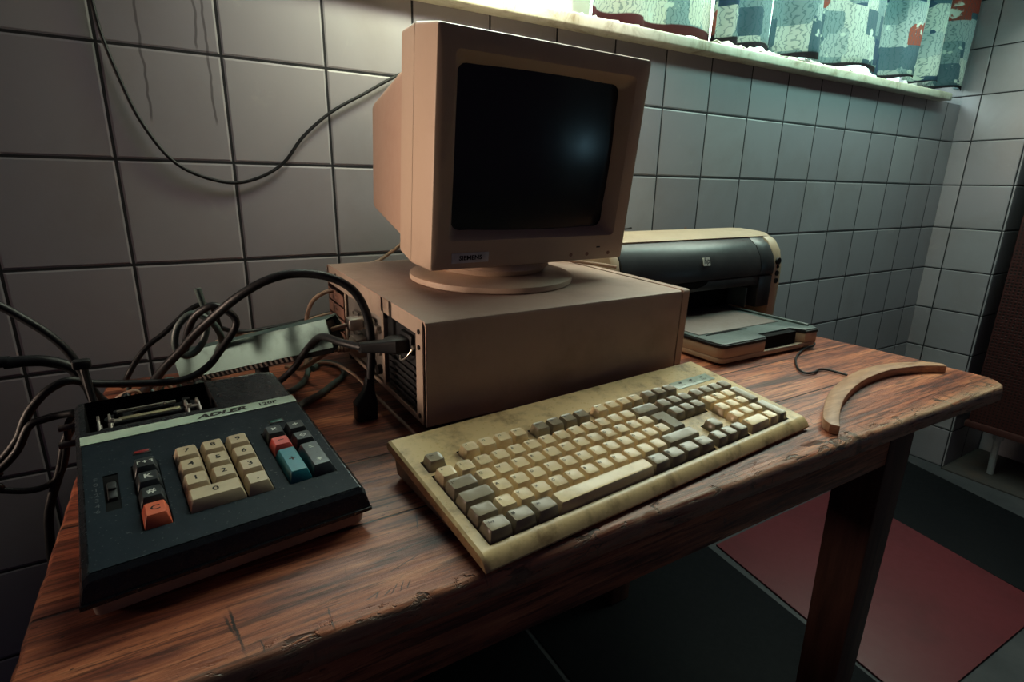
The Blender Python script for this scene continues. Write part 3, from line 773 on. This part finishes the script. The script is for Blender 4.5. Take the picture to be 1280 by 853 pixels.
cys = [0, .001, .003, .03, .09, .15, .19, .193, .22, .25, .265, .272, .280, CD]
vs = grid_shell(bm, xs, cys, ctop, .0165, cwells, 0, 1)
for v in bm.verts:      # the sides flare outwards towards the bottom rim
    if v.co.z < .02 and (v.co.x < .0001 or v.co.x > CW-.0001): v.co.x += -.004 if v.co.x < .1 else .003
    if v.co.z < .02 and v.co.y < .0001: v.co.y -= .003
build('body', bm, [m_blk, m_void], ca, 25)
# rim line along the front
bm = new_bm(); box(bm, -.0038, CW+.0028, -.0042, -.0016, .0180, .0205, .0006); build('front_rim', bm, m_blk, ca)
bm = new_bm()
loft(bm, [[(p[0], p[1], 0) for p in rrect(CW/2, CD/2+.002, CW/2-.007, CD/2-.008, .006)], [(p[0], p[1], .004) for p in rrect(CW/2, CD/2+.001, CW/2-.002, CD/2-.003, .006)], [(p[0], p[1], .0164) for p in rrect(CW/2, CD/2, CW/2-.001, CD/2-.002, .005)]])
build('base', bm, m_tan, ca)
bm = new_bm()
pw = [w_ for w_ in cwells if w_[2] < .19]
grid_shell(bm, [.0045, .06, .12, .186], [.0035, .09, .1735], lambda x, y: h1+(h2-h1)*y/.1904+.0007, 0, [(*w_[:4], .0009) for w_ in pw], 0, 1)
for v in bm.verts:
    if v.co.z < .001: v.co.z = h1+(h2-h1)*v.co.y/.1904-.0002
build('control_panel', bm, [m_panel, m_void], ca, 25)
PL = Matrix.Translation((0, 0, h1)) @ Matrix.Rotation(TA, 4, 'X')     # panel plane
def cpart(nm, bm, mats, par=ca, sm=35):
    bmesh.ops.transform(bm, matrix=PL, verts=bm.verts); return build(nm, bm, mats, par, sm)
bm = new_bm(); box(bm, .0035, .1875, .1760, .1915, -.0004, .0012, .0003)
strip_w = text_bm(bm, 'ADLER', .0100, Matrix.Translation((.1170, .1835, .0013)), 1, bold=.045, shear=.25, sx=1.45)
text_bm(bm, '120P', .0082, Matrix.Translation((.1600, .1836, .0013)), 1, bold=.028, sx=1.15)
cpart('name_strip', bm, [plastic('pale_green_strip', (.42, .54, .44), dirt=(.20, .26, .20), amt=.4, rough=.35, scale=40), m_ink])
m_ck = plastic('tan_cream_key', (.50, .39, .25), dirt=(.28, .20, .13), amt=.4, rough=.33, scale=40)
m_org = plastic('orange_red_key', (.62, .12, .055), dirt=(.35, .07, .03), amt=.4, rough=.33, scale=40)
m_red = plastic('red_key', (.60, .07, .055), amt=.3, rough=.33, scale=40)
m_blue = plastic('teal_blue_key', (.012, .17, .21), amt=.3, dirt=(.03, .10, .12), rough=.33, scale=60)
m_bk = plastic('black_key', (.014, .018, .020), dirt=(.05, .055, .055), amt=.5, rough=.3, scale=40)
m_bk2 = plastic('dark_grey_key', (.035, .045, .050), dirt=(.08, .085, .085), amt=.5, rough=.3, scale=60)
m_wht = flat('white_print', (.62, .62, .56), .5)
def ckey(s, x0, x1, y0, y1, mat, ink, size=.008, nm='key', h=.0088, label=None, sx=1.0, glyph=None):
    bm = new_bm(); cx, cy, hx, hy = (x0+x1)/2, (y0+y1)/2, (x1-x0)/2-.0005, (y1-y0)/2-.0005
    rings = []
    for z, i, oy in ((-.009, 0, 0), (.0015, .0002, 0), (h-.001, .0022, .0012), (h, .0030, .0012)):
        rings.append([(p[0], p[1], z) for p in rrect(cx, cy+oy, hx-i, hy-i*1.15, .0010, 2)])
    loft(bm, rings)
    if s: text_bm(bm, s, size, Matrix.Translation((cx, cy+.0012, h)), 1, ex=.0002, bold=.02, sx=sx)
    if glyph: glyph(bm, cx, cy+.0012, h+.0002)
    o = cpart(nm, bm, [mat, ink])
    if label: o['label'] = label
    return o
PX, PY, KX, KY = .0203, .0226, .0662, .0340
for r_, row in enumerate(('123', '456', '789')):
    for i, s in enumerate(row): ckey(s, KX+i*PX, KX+(i+1)*PX, KY+(r_+1)*PY-.0004, KY+(r_+2)*PY-.0004, m_ck, m_ink, sx=1.15, nm='number_key')
ckey('0', KX, KX+2*PX, KY, KY+PY-.0004, m_ck, m_ink, sx=1.25, nm='number_key'); ckey('.', KX+2*PX, KX+3*PX, KY, KY+PY-.0004, m_ck, m_ink, .010, nm='decimal_key')
def gl_feed(bm, x, y, z):
    for a, b, c_, d in ((-.0055, -.0045, -.002, .002), (.0045, .0055, -.002, .002), (-.0055, -.003, .0012, .002), (.003, .0055, .0012, .002), (-.0018, .0018, .0, .0006), (-.0005, .0005, -.0018, .002)): box(bm, x+a, x+b, y+c_, y+d, z-.0001, z, mi=1)
LX0, LX1 = .0365, .0552
ckey('', LX0, LX1, .1000, .1212, m_bk, m_wht, nm='paper_feed_key', glyph=gl_feed)
ckey('K', LX0, LX1, .0770, .0985, m_bk, m_wht, nm='function_key', sx=1.2); ckey('#', LX0, LX1, .0545, .0760, m_bk, m_wht, nm='function_key', sx=1.2)
ckey('C', LX0, LX1, .0305, .0538, m_org, m_ink, nm='clear_key', label='orange key marked C', sx=1.2)
RX = (.1390, .1582, .1780)
ckey('\u00d7', RX[0], RX[1], .1030, .1242, m_bk, m_wht, nm='operation_key', size=.010); ckey('\u00f7', RX[1], RX[2], .1030, .1242, m_bk, m_wht, nm='operation_key', size=.010)
ckey('\u2212', RX[0], RX[1], .0810, .1022, m_red, m_ink, nm='minus_key', label='red minus key', size=.010)
def gl_dia(bm, x, y, z):
    for k in range(4):
        M = Matrix.Translation((x, y, 0)) @ Matrix.Rotation(PI/4+k*PI/2, 4, 'Z'); box(bm, .0017, .0022, -.0022, .0022, z-.0001, z, mi=1, M=M)
    box(bm, x-.003, x+.003, y-.0002, y+.0002, z-.0001, z, mi=1)
ckey('', RX[1], RX[2], .0810, .1022, m_bk, m_wht, nm='operation_key', glyph=gl_dia)
ckey('+', RX[0], RX[1], .0345, .0802, m_blue, m_ink, nm='plus_key', label='tall teal blue plus key', size=.011)
def gl_star(bm, x, y, z):
    for k in range(3): box(bm, -.0024, .0024, -.0004, .0004, z-.0001, z, mi=1, M=Matrix.Translation((x, y-.011, 0)) @ Matrix.Rotation(PI/3*k+PI/6, 4, 'Z'))
    for k in range(2): box(bm, -.0018, .0018, -.0003, .0003, z-.0001, z, mi=1, M=Matrix.Translation((x, y+.011+.0012*(2*k-1), 0)))
ckey('', RX[1], RX[2], .0345, .0802, m_bk2, m_wht, nm='total_key', glyph=gl_star)
bm = new_bm(); box(bm, .0388, .0522, .1395, .1460, .0002, .0013, .0002); fb_ = cpart('lamp_frame', bm, m_dark)
bm = new_bm(); box(bm, .0403, .0508, .1408, .1447, .0010, .0018, .0003); cpart('indicator_lamp', bm, flat('dim_red_lens', (.22, .02, .02), .3), fb_)
fb_['label'] = 'frame of the small red lamp'
bm = new_bm(); box(bm, .1505, .1645, .1395, .1460, .0002, .0013, .0002); fb_ = cpart('lamp_frame', bm, m_dark)
bm = new_bm(); box(bm, .1520, .1630, .1408, .1447, .0010, .0018, .0003); cpart('indicator_lamp', bm, flat('dim_green_lens', (.005, .09, .07), .3), fb_)
bm = new_bm(); box(bm, .0185, .0250, .080, .104, -.007, .0030, .0015); box(bm, .0190, .0245, .090, .094, .003, .0050, .0008); cpart('decimal_switch', bm, m_dark)
bm = new_bm()
for k, s in enumerate(('F', '0', '1', '2', '3', '4', '6')): text_bm(bm, s, .0068, Matrix.Translation((.0118, .114-.0075*k, .0009)), 0, ex=.0002)
cpart('switch_scale', bm, plastic('embossed_panel_text', (.045, .06, .07), rough=.35))
# printing mechanism in its open bay
bz = .030
mech = build('printing_mechanism', (lambda b: (box(b, .012, .1125, .205, .275, .0250, .0300, .001), b)[1])(new_bm()), m_dark, ca)
bm = new_bm(); cyl(bm, (.024, .236, .048), .0058, .076, 'x', 20); build('roller', bm, m_rubber, mech)
bm = new_bm(); cyl(bm, (.018, .218, .050), .0035, .086, 'x', 16); build('ribbon_shaft', bm, m_dark, mech)
m_brass = metal('dull_brass', (.50, .46, .30), .45, .3)
bm = new_bm(); box(bm, .034, .086, .2255, .2325, .0555, .0568, .0004); build('print_bar', bm, m_brass, mech)
bm = new_bm(); box(bm, .033, .084, .2420, .2445, .0575, .0600, .0004); build('tear_bar', bm, m_chrome, mech)
bm = new_bm(); box(bm, .0125, .1090, .2035, .2085, .040, .0555, .0005); build('guide_plate', bm, m_steel, mech)
for x in (.0165, .0255, .0910, .1015):
    bm = new_bm(); prism(bm, [(.212, .030), (.246, .030), (.246, .054), (.240, .0595), (.226, .0600), (.219, .0545), (.212, .050)], 'x', x, x+.0022, bev=.0003)
    cyl(bm, (x-.001, .231, .048), .005, .0045, 'x', 12); build('bracket', bm, m_steel, mech)
for x in (.0255, .0915):
    bm = new_bm(); box(bm, x, x+.010, .2215, .2275, .0560, .0575, .0003); cyl(bm, (x+.003, .224, .0575), .0018, .002, 'z', 10); build('clamp', bm, m_chrome, mech)
for x in (.034, .095):
    bm = new_bm(); cyl(bm, (x, .2625, .040), .0125, .006, 'z', 28); cyl(bm, (x, .2625, .046), .004, .007, 'z', 16); build('ribbon_spool', bm, m_dark, mech)
bm = new_bm(); tube(bm, [(.034, .274, .044), (.060, .276, .044), (.095, .274, .044)], .0015); build('ribbon', bm, m_rubber, mech)
# paper holder arms with a black knob behind, feed knobs at the left side
bm = new_bm(); tube(bm, [(.016, .2828, .050), (.014, .286, .080), (.013, .288, .098)], .0036); pa = build('paper_arm', bm, m_dark, ca)
bm = new_bm(); box(bm, .004, .020, .281, .293, .096, .106, .003); build('end_cap', bm, m_dark, pa)
for y, z in ((.262, .046), (.232, .040)):
    bm = new_bm(); cyl(bm, (-.0150, y, z), .0032, .0165, 'x', 16); build('feed_knob', bm, plastic('brown_knob', (.045, .03, .03), rough=.4), ca)

# ------------------------------------------------------------------ inkjet printer
PR = frame((.7, -.26, T), 0)
pr = thing('inkjet_printer', 'beige and dark grey inkjet printer with tray out, behind the keyboard', 'printer', M=PR)
m_pbeige = plastic('printer_beige', (.47, .36, .25), dirt=(.25, .17, .12), amt=.3, rough=.4, scale=10)
m_pdark = plastic('printer_dark_grey', (.026, .029, .033), dirt=(.06, .062, .065), amt=.5, rough=.33, scale=12)
m_tray = plastic('tray_grey', (.075, .10, .10), dirt=(.15, .17, .15), amt=.5, rough=.33, scale=14)
PWd = .482
sidep = [(-.004, .012), (-.006, .08), (-.006, .125), (.002, .158), (.018, .180), (.045, .193), (.10, .197), (.165, .190), (.178, .17), (.18, .012)]
for x0, x1 in ((.0, .022), (.452, PWd)):
    bm = new_bm(); prism(bm, sidep, 'x', x0, x1, bev=.004); build('side_cap', bm, m_pbeige, pr, 40)
bm = new_bm(); prism(bm, [(.060, .1925), (.10, .196), (.164, .189), (.176, .17), (.178, .014), (.060, .014)], 'x', .0221, .4519); build('rear_body', bm, m_pbeige, pr, 30)
# beige brow above the dark lid
bm = new_bm(); prism(bm, [(.030, .187), (.050, .1955), (.10, .1985), (.13, .197), (.13, .194), (.05, .1915), (.031, .184)], 'x', .004, .470, bev=.001); build('top_brow', bm, m_pbeige, pr, 30)
# dark curved lid, with opening underneath
lid = [(-.008, .110), (-.0095, .125), (-.004, .148), (.010, .170), (.030, .184), (.058, .192), (.058, .110)]
bm = new_bm(); prism(bm, lid, 'x', .023, .405, bev=.001); ld = build('lid', bm, m_pdark, pr, 45)
bm = new_bm(); prism(bm, lid, 'x', .4065, .4505, bev=.001); build('lid_end', bm, m_pdark, pr, 45)
bm = new_bm(); box(bm, .4065, .4505, -.0078, .058, .040, .1085, .003); build('right_cheek', bm, m_pdark, pr)
bm = new_bm(); box(bm, .023, .405, -.007, .055, .0895, .1085, .002); fl = build('fascia', bm, m_pdark, pr)
bm = new_bm()
pts = [(.20+.045*math.cos(a), .1085-.013*math.sin(a)) for a in [PI*k/14 for k in range(15)]]
prism(bm, pts, 'y', -.0085, -.0065); build('finger_notch', bm, m_void, fl)
bm = new_bm(); box(bm, .023, .100, -.0075, .055, .036, .0885, .002); build('left_cheek', bm, m_pdark, pr)
bm = new_bm(); box(bm, .101, .4055, .052, .058, .036, .0885); build('paper_slot', bm, m_void, pr)
bm = new_bm(); box(bm, .385, .3885, .004, .05, .040, .082, .001); build('paper_guide', bm, m_tray, pr)
# logo plate
bm = new_bm(); M = Matrix.Translation((.2375, -.0054, .147)) @ Matrix.Rotation(-.30, 4, 'X') @ TX
loft(bm, [[tuple(M @ Vector((p[0], p[1], 0))) for p in rrect(0, 0, .0095, .0082, .0018, 3)], [tuple(M @ Vector((p[0], p[1], .0012))) for p in rrect(0, 0, .0095, .0082, .0018, 3)]])
text_bm(bm, 'hp', .0165, M @ Matrix.Translation((0, .0012, .0013)), 1, bold=.015, shear=.2)
build('logo_plate', bm, [flat('silver_logo', (.62, .62, .58), .35), m_pdark], ld)
for z, r in ((.136, .0075), (.124, .0035), (.110, .0058), (.0935, .0058)):
    bm = new_bm(); cyl(bm, (.466, -.0080, z), r, .004, 'y', 18); build('button', bm, m_dark, pr)
bm = new_bm(); box(bm, .001, .481, -.0045, .172, .001, .0115, .002); build('feet_strip', bm, m_dark, pr)
# tray
tx0, tx1, ty0, ty1 = .104, .368, -.168, .05
bm = new_bm()
ol = [(p[0]+tx0, p[1]+ty0) for p in ((.012, 0), (tx1-tx0-.006, -.004), (tx1-tx0, .002), (tx1-tx0+.012, ty1-ty0), (0, ty1-ty0), (0, .014), (.004, .004))]
def tray(z0, z1, ins, nm, mat, notch=True):
    """tray layer with a hand notch in its front edge"""
    a = .115; b = .225; d = .020 if notch else 0
    o = []
    cx = (tx0+tx1)/2
    pts = [(tx0+.010, ty0+ins), (tx0+a-.004, ty0+ins-.001)]
    if notch: pts += [(tx0+a, ty0+ins+.003), (tx0+a+.002, ty0+d), (tx0+b-.014, ty0+d), (tx0+b-.004, ty0+ins+.004)]
    pts += [(tx0+b, ty0+ins-.003), (tx1-.006, ty0+ins-.005), (tx1-ins, ty0+.004), (tx1+.016-ins, ty1), (tx0+ins, ty1), (tx0+ins, ty0+.014), (tx0+.003+ins, ty0+.005)]
    bm = new_bm(); prism(bm, pts, 'z', z0, z1, bev=.0012); return build(nm, bm, mat, pr, 35)
tr = tray(.0045, .013, 0, 'tray', m_pbeige, False); tray(.0131, .0305, 0, 'tray_wall', m_pbeige); tray(.0306, .0360, -.001, 'tray_rim', m_dark)
tray(.0361, .0385, .001, 'tray_cover', m_tray)
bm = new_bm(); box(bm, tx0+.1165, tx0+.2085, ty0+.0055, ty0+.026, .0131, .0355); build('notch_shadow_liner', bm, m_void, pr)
bm = new_bm(); box(bm, tx1-.012, tx1-.006, ty0+.012, ty1-.03, .0385, .0425, .001, M=None); build('edge_guide', bm, m_tray, pr)
bm = new_bm(); box(bm, tx0+.012, tx1-.030, ty0+.060, ty1-.02, .0386, .0398, .0006); build('output_shelf', bm, plastic('tray_shelf_tan', (.16, .13, .12), rough=.4), pr)
bm = new_bm()
pts = [(tx0+.075+.055*math.cos(a), ty0+.052+.007*math.sin(a)) for a in [PI*k/12 for k in range(13)]]
prism(bm, pts, 'z', .0386, .0392); build('shelf_lip', bm, m_void, pr)
bm = new_bm(); box(bm, tx0+.01, tx1, ty0+.008, ty1, .0012, .0044); build('tray_foot', bm, m_dark, pr)

# ------------------------------------------------------------------ curved wooden piece and wire hook
arc_out = [(.712, -.662), (.722, -.648), (.751, -.631), (.800, -.607), (.841, -.592), (.896, -.577), (.954, -.567), (1.003, -.566), (1.049, -.573), (1.088, -.587), (1.112, -.602), (1.119, -.616)]
arc_in = [(.716, -.672), (.742, -.657), (.780, -.638), (.821, -.621), (.878, -.604), (.936, -.593), (1.003, -.590), (1.052, -.598), (1.086, -.609), (1.112, -.624)]
def sm(p): return [(v.x, v.y) for v in spline([(a, b, 0) for a, b in p], 5)]
bm = new_bm(); prism(bm, sm(arc_out) + sm(arc_in)[::-1], 'z', T+.0006, T+.0130, bev=.0012)
def arc_mat():
    t = NT('pale_brown_wood'); n1 = t.noise(t.mapped((5, 30, 30)), 4, 6, .6, .4)
    t.base(t.ramp(n1, [(.3, (.25, .115, .06)), (.65, (.46, .25, .14))])); t.rough(.42); t.bump(n1, .2, .001); return t.m
tag(build('curved_wooden_strip', bm, arc_mat(), smooth=40), 'curved light brown strip of wood lying near the right end of the table', 'wooden strip')
bm = new_bm(); tube(bm, [(1.055, -.436, T+.010), (1.045, -.440, T+.008), (1.026, -.436, T+.0035), (.991, -.447, T+.003), (.950, -.467, T+.003), (.910, -.496, T+.003), (.896, -.517, T+.003), (.912, -.523, T+.003), (.934, -.518, T+.003), (.945, -.528, T+.003), (.947, -.556, T+.003)], .0018)
tag(build('bent_wire', bm, m_rubber), 'short black bent wire lying between the printer and the curved wooden strip', 'wire')

# ------------------------------------------------------------------ metal bar with slotted underside
BA = Matrix.Translation((.140, -.20, T)) 
BAR_A, BAR_B = (.032, -.110, .762), (.209, -.290, .834)
bar = thing('power_strip', 'long grey metal housing lying behind the calculator, pointing at the computer', 'power strip', M=Matrix.Translation((.140, -.20, T)))
def barpts(y0, y1, z): return z
bm = new_bm()
A, B = Vector(BAR_A), Vector(BAR_B); ax = (B-A).normalized(); 
yy = Vector((ax.y, -ax.x, 0)).normalized(); yy = Vector((0.10, -1, 0)).normalized(); yy = (yy - yy.dot(ax)*ax).normalized(); zz = ax.cross(-yy).normalized()
BM = Matrix.Translation(-Vector((.140, -.20, T))) @ Matrix(((ax.x, -yy.x, zz.x, A.x), (ax.y, -yy.y, zz.y, A.y), (ax.z, -yy.z, zz.z, A.z), (0, 0, 0, 1)))
Lb = (B-A).length
vs = prism(bm, [(0, -.0165), (.0145, .0180), (.040, .0120), (.0405, -.016), (.039, -.016), (.0385, .0105), (.0155, .0165), (.0022, -.0165)], 'x', 0, Lb, M=BM)
for v in bm.verts: pass
m_bar = metal('brushed_grey_green', (.15, .24, .225), .45, .8, (.04, .05, .055))
build('metal_cover', bm, m_bar, bar)
bm = new_bm(); prism(bm, [(.003, -.026), (.0035, -.0165), (.0152, .012), (.037, .008), (.037, -.026)], 'x', .002, Lb-.006, bev=.0006, M=BM); bb = build('slotted_base', bm, m_dark, bar)
bm = new_bm()
for k in range(22): box(bm, .012+k*.0085, .0155+k*.0085, .0020, .0038, -.0245, -.018, M=BM)
build('vent_slots', bm, m_steel, bb)
for x in (.02, Lb*.48):
    bm = new_bm(); p = BM @ Vector((x, .02, -.026)); cyl(bm, (p.x, p.y, .0008), .009, p.z-.0004, 'z', 16); build('standoff', bm, m_dark, bar)

# ------------------------------------------------------------------ cables
def cable(pts, r, mat, label, name='cable', plugs=()):
    bm = new_bm(); tube(bm, pts, r)
    o = build(name, bm, mat, smooth=60); tag(o, label, 'cable', 'cables behind and beside the computer')
    for p in plugs: p(o)
    return o
def plug_box(dims, mat, nm='plug', bev=.003):
    def f(par):
        bm = new_bm()
        if len(dims) == 6: box(bm, *dims, bev)
        build(nm, bm, mat, par)
    return f
cable([(-.002, -.011, 1.42), (.002, -.010, 1.282), (.004, -.010, 1.255), (.008, -.010, 1.21), (.021, -.010, 1.153), (.037, -.010, 1.103), (.064, -.010, 1.056), (.096, -.010, 1.032), (.143, -.010, 1.020), (.184, -.010, 1.029), (.222, -.010, 1.053), (.255, -.010, 1.094), (.302, -.010, 1.134), (.357, -.010, 1.166), (.409, -.010, 1.196), (.50, -.010, 1.24), (.62, -.010, 1.27)],
      .0026, m_rubber, 'thin black cable hanging in a curve across the wall tiles')
def pplug(par):
    bm = new_bm(); loft(bm, [[(.236+p[0], -.352+p[1], T+.001) for p in rrect(0, 0, .013, .010, .004)], [(.236+p[0], -.352+p[1], T+.022) for p in rrect(0, 0, .0135, .0105, .004)], [(.241+p[0], -.351+p[1], T+.036) for p in rrect(0, 0, .007, .007, .003)], [(.2435+p[0], -.350+p[1], T+.052) for p in rrect(0, 0, .0048, .0048, .002)]])
    build('plug', bm, m_rubber, par)
cable([(.2438, -.35, .788), (.246, -.35, .805), (.248, -.35, .845), (.243, -.35, .878), (.229, -.35, .904), (.203, -.345, .920), (.169, -.335, .924), (.140, -.33, .9175), (.111, -.32, .900), (.086, -.30, .876), (.066, -.28, .854), (.049, -.26, .831), (.030, -.24, .808), (.01, -.20, .776), (-.01, -.15, .7465)],
      .0050, m_rubber, 'thick black power cable arching high from the computer back to the wall tangle', plugs=(pplug,))
def iec(par):
    bm = new_bm(); loft(bm, [[(.2748, -.3985+p[0], .845+p[1]) for p in rrect(0, 0, .013, .0085, .003)], [(.258, -.3985+p[0], .845+p[1]) for p in rrect(0, 0, .013, .0085, .003)], [(.250, -.396+p[0], .844+p[1]) for p in rrect(0, 0, .0085, .007, .003)], [(.225, -.382+p[0], .842+p[1]) for p in rrect(0, 0, .0058, .0058, .003)]])
    build('plug', bm, m_rubber, par)
cable([(.228, -.383, .842), (.212, -.350, .842), (.200, -.300, .838), (.190, -.262, .815), (.17, -.245, .782), (.14, -.235, .760), (.10, -.2, .750), (.06, -.12, .747)], .0045, m_rubber, 'black mains cable plugged straight into the computer power inlet', plugs=(iec,))
cable([(-.30, -.27, .70), (-.149, -.27, .722), (-.128, -.27, .736), (-.110, -.27, .757), (-.100, -.27, .778), (-.091, -.27, .792), (-.076, -.27, .807), (-.058, -.265, .813), (-.039, -.255, .803), (-.002, -.25, .795), (.043, -.25, .791), (.072, -.245, .801), (.094, -.24, .825), (.110, -.24, .848), (.108, -.24, .863), (.091, -.24, .876), (.078, -.235, .872), (.066, -.225, .860), (.058, -.215, .842), (.052, -.20, .815)],
      .0045, m_rubber, 'black cable sweeping behind the calculator and looping up in front of the metal bar')
cable([(.075, -.2, .892), (.078, -.2, .875), (.081, -.2, .856), (.076, -.2, .830), (.064, -.202, .812), (.050, -.204, .808), (.042, -.206, .822), (.047, -.208, .846), (.062, -.210, .862), (.076, -.212, .859), (.088, -.213, .846), (.094, -.205, .826), (.09, -.16, .800), (.07, -.10, .750)],
      .0042, m_greycab, 'grey green cable coiled in a small upright loop above the tangle')
cable([(-.03, -.10, .7465), (-.02, -.12, .767), (-.006, -.12, .789), (.009, -.12, .806), (.027, -.12, .819), (.042, -.12, .832), (.060, -.12, .848), (.078, -.12, .856), (.092, -.11, .845), (.098, -.09, .815)], .0036, m_rubber, 'dark cable rising from the tangle beside the coiled loop')
cable([(.098, -.09, .813), (.12, -.05, .795), (.147, -.035, .789), (.186, -.03, .791), (.214, -.03, .794), (.25, -.03, .801), (.31, -.028, .812)], .0036, m_rubber, 'dark cable running along the wall to the back of the computer')
cable([(.090, -.06, .784), (.120, -.045, .788), (.145, -.04, .786), (.198, -.04, .787), (.225, -.042, .795), (.245, -.045, .804), (.30, -.046, .812)], .0024, m_beigecab, 'thin beige cable running along the wall below the dark one')
cable([(.208, -.12, .7455), (.216, -.11, .765), (.218, -.10, .795), (.219, -.10, .812), (.223, -.10, .828), (.232, -.10, .844), (.250, -.10, .855), (.276, -.10, .858)], .0034, m_beigecab, 'beige cable curving up from the table into the computer back')
cable([(.222, -.085, .745), (.215, -.100, .745), (.206, -.15, .745), (.190, -.195, .745), (.170, -.222, .745), (.14, -.23, .745)], .0042, m_greycab, 'short grey cable on the table beneath the end of the metal bar')
cable([(.215, -.14, .745), (.236, -.115, .745), (.252, -.135, .745), (.256, -.165, .745), (.246, -.197, .745), (.225, -.224, .745), (.200, -.255, .745), (.172, -.280, .745), (.163, -.31, .745)], .0046, m_greycab, 'dark grey cable curving over the table between calculator and computer')
cable([(-.32, -.27, .96), (-.135, -.27, .918), (-.114, -.27, .910), (-.098, -.27, .900), (-.083, -.27, .886), (-.066, -.27, .867), (-.053, -.27, .846), (-.044, -.27, .818), (-.042, -.272, .797), (-.038, -.26, .775), (-.03, -.23, .746)], .0042, m_rubber, 'black cable coming in high from the left and dropping behind the calculator')
cable([(-.35, -.25, .835), (-.128, -.25, .838), (-.110, -.25, .836), (-.092, -.25, .836), (-.075, -.25, .833), (-.057, -.25, .823), (-.047, -.25, .803), (-.04, -.24, .78), (-.03, -.2, .747)], .0060, m_rubber, 'thickest black cable entering from the left edge just above table height')
cable([(-.32, -.275, .68), (-.149, -.275, .719), (-.129, -.275, .729), (-.111, -.275, .747), (-.097, -.275, .772), (-.084, -.275, .777), (-.071, -.275, .779), (-.058, -.28, .781)], .0040, m_rubber, 'black cable from the left leading to the side of the calculator')
cable([(-.34, -.27, .73), (-.151, -.27, .712), (-.133, -.27, .704), (-.110, -.27, .697), (-.092, -.27, .700), (-.079, -.27, .715), (-.070, -.27, .745), (-.064, -.27, .77), (-.045, -.26, .776), (-.03, -.235, .752)], .0034, m_rubber, 'black cable sagging below the table edge on the left')
cable([(-.108, -.27, .56), (-.106, -.27, .610), (-.104, -.27, .632), (-.100, -.27, .662), (-.093, -.27, .685), (-.081, -.268, .715), (-.071, -.262, .748), (-.055, -.25, .762), (-.03, -.22, .750)], .0046, m_rubber, 'black cable hanging straight down past the left table corner')
rnd = random.Random(9)
def squig(x0, y0, n, r, mat, label, amp=.012):
    pts = [(x0+.011*k+rnd.uniform(-.006, .006), y0+rnd.uniform(-amp, amp), T+r+.001+(.5+.5*math.sin(k*1.9+x0*80))*.028) for k in range(n)]
    pts[0] = (pts[0][0], pts[0][1], T+r+.001); pts[-1] = (pts[-1][0], pts[-1][1], T+r+.001)
    cable(pts, r, mat, label)
squig(-.045, -.19, 10, .0024, m_beigecab, 'thin twisted beige cable in the tangle behind the calculator')
squig(-.030, -.165, 10, .0028, m_greycab, 'twisted grey cable lying deepest in the tangle by the wall')
squig(-.050, -.225, 9, .0030, m_rubber, 'thin kinked black cable in the tangle just behind the calculator')
# video cable with metal plug and beige plug at the computer back
def vga(par):
    bm = new_bm(); box(bm, .258, .2715, -.292, -.262, .838, .851, .002); build('plug', bm, m_chrome, par)
    bm = new_bm(); box(bm, .2385, .258, -.288, -.266, .836, .853, .004); build('plug_shell', bm, m_steel, par)
cable([(.244, -.277, .8445), (.228, -.272, .840), (.215, -.262, .834), (.205, -.235, .818), (.20, -.19, .79), (.19, -.13, .7475)], .0030, m_beigecab, 'beige cable with a metal plug screwed into the computer back', plugs=(vga,))
def par_plug(par):
    bm = new_bm(); loft(bm, [[(.272, -.235+p[0], .800+p[1]) for p in rrect(0, 0, .016, .014, .003)], [(.256, -.235+p[0], .800+p[1]) for p in rrect(0, 0, .016, .014, .003)], [(.250, -.235+p[0], .800+p[1]) for p in rrect(0, 0, .008, .008, .003)]])
    build('plug', bm, plastic('beige_plug', (.42, .33, .26), rough=.45), par)
    bm = new_bm()
    for k in range(4): cyl(bm, (.2485-k*.0042, -.235, .800), .0065-.0004*k, -.003, 'x', 16)
    build('strain_relief', bm, m_beigecab, par)
cable([(.240, -.235, .800), (.225, -.225, .795), (.21, -.20, .778), (.195, -.16, .755), (.18, -.12, .7475)], .0036, m_beigecab, 'beige cable with ribbed strain relief at the computer back', plugs=(par_plug,))
cable([(.200, -.13, .7445), (.222, -.125, .748), (.240, -.16, .756), (.252, -.23, .760), (.258, -.31, .756), (.261, -.39, .754), (.263, -.452, .753), (.262, -.50, .7445)], .0022, m_beigecab, 'thin brown cable stretched along the bottom of the computer back')
cable([(.40, -.06, .931), (.392, -.06, .920), (.369, -.06, .905), (.350, -.065, .8955), (.335, -.07, .893)], .0030, m_beigecab, 'short cable lying on the computer top behind the monitor')
cable([(.84, -.055, .965), (.865, -.06, .957), (.880, -.065, .943), (.893, -.075, .937), (.905, -.085, .9395)], .0020, m_rubber, 'thin black cable arching down onto the top of the printer')
cable([(.60, -.10, .9015), (.62, -.14, .8985), (.65, -.19, .8965), (.68, -.24, .8945), (.700, -.275, .892)], .0028, m_beigecab, 'cream cable crossing the computer top between monitor and printer')
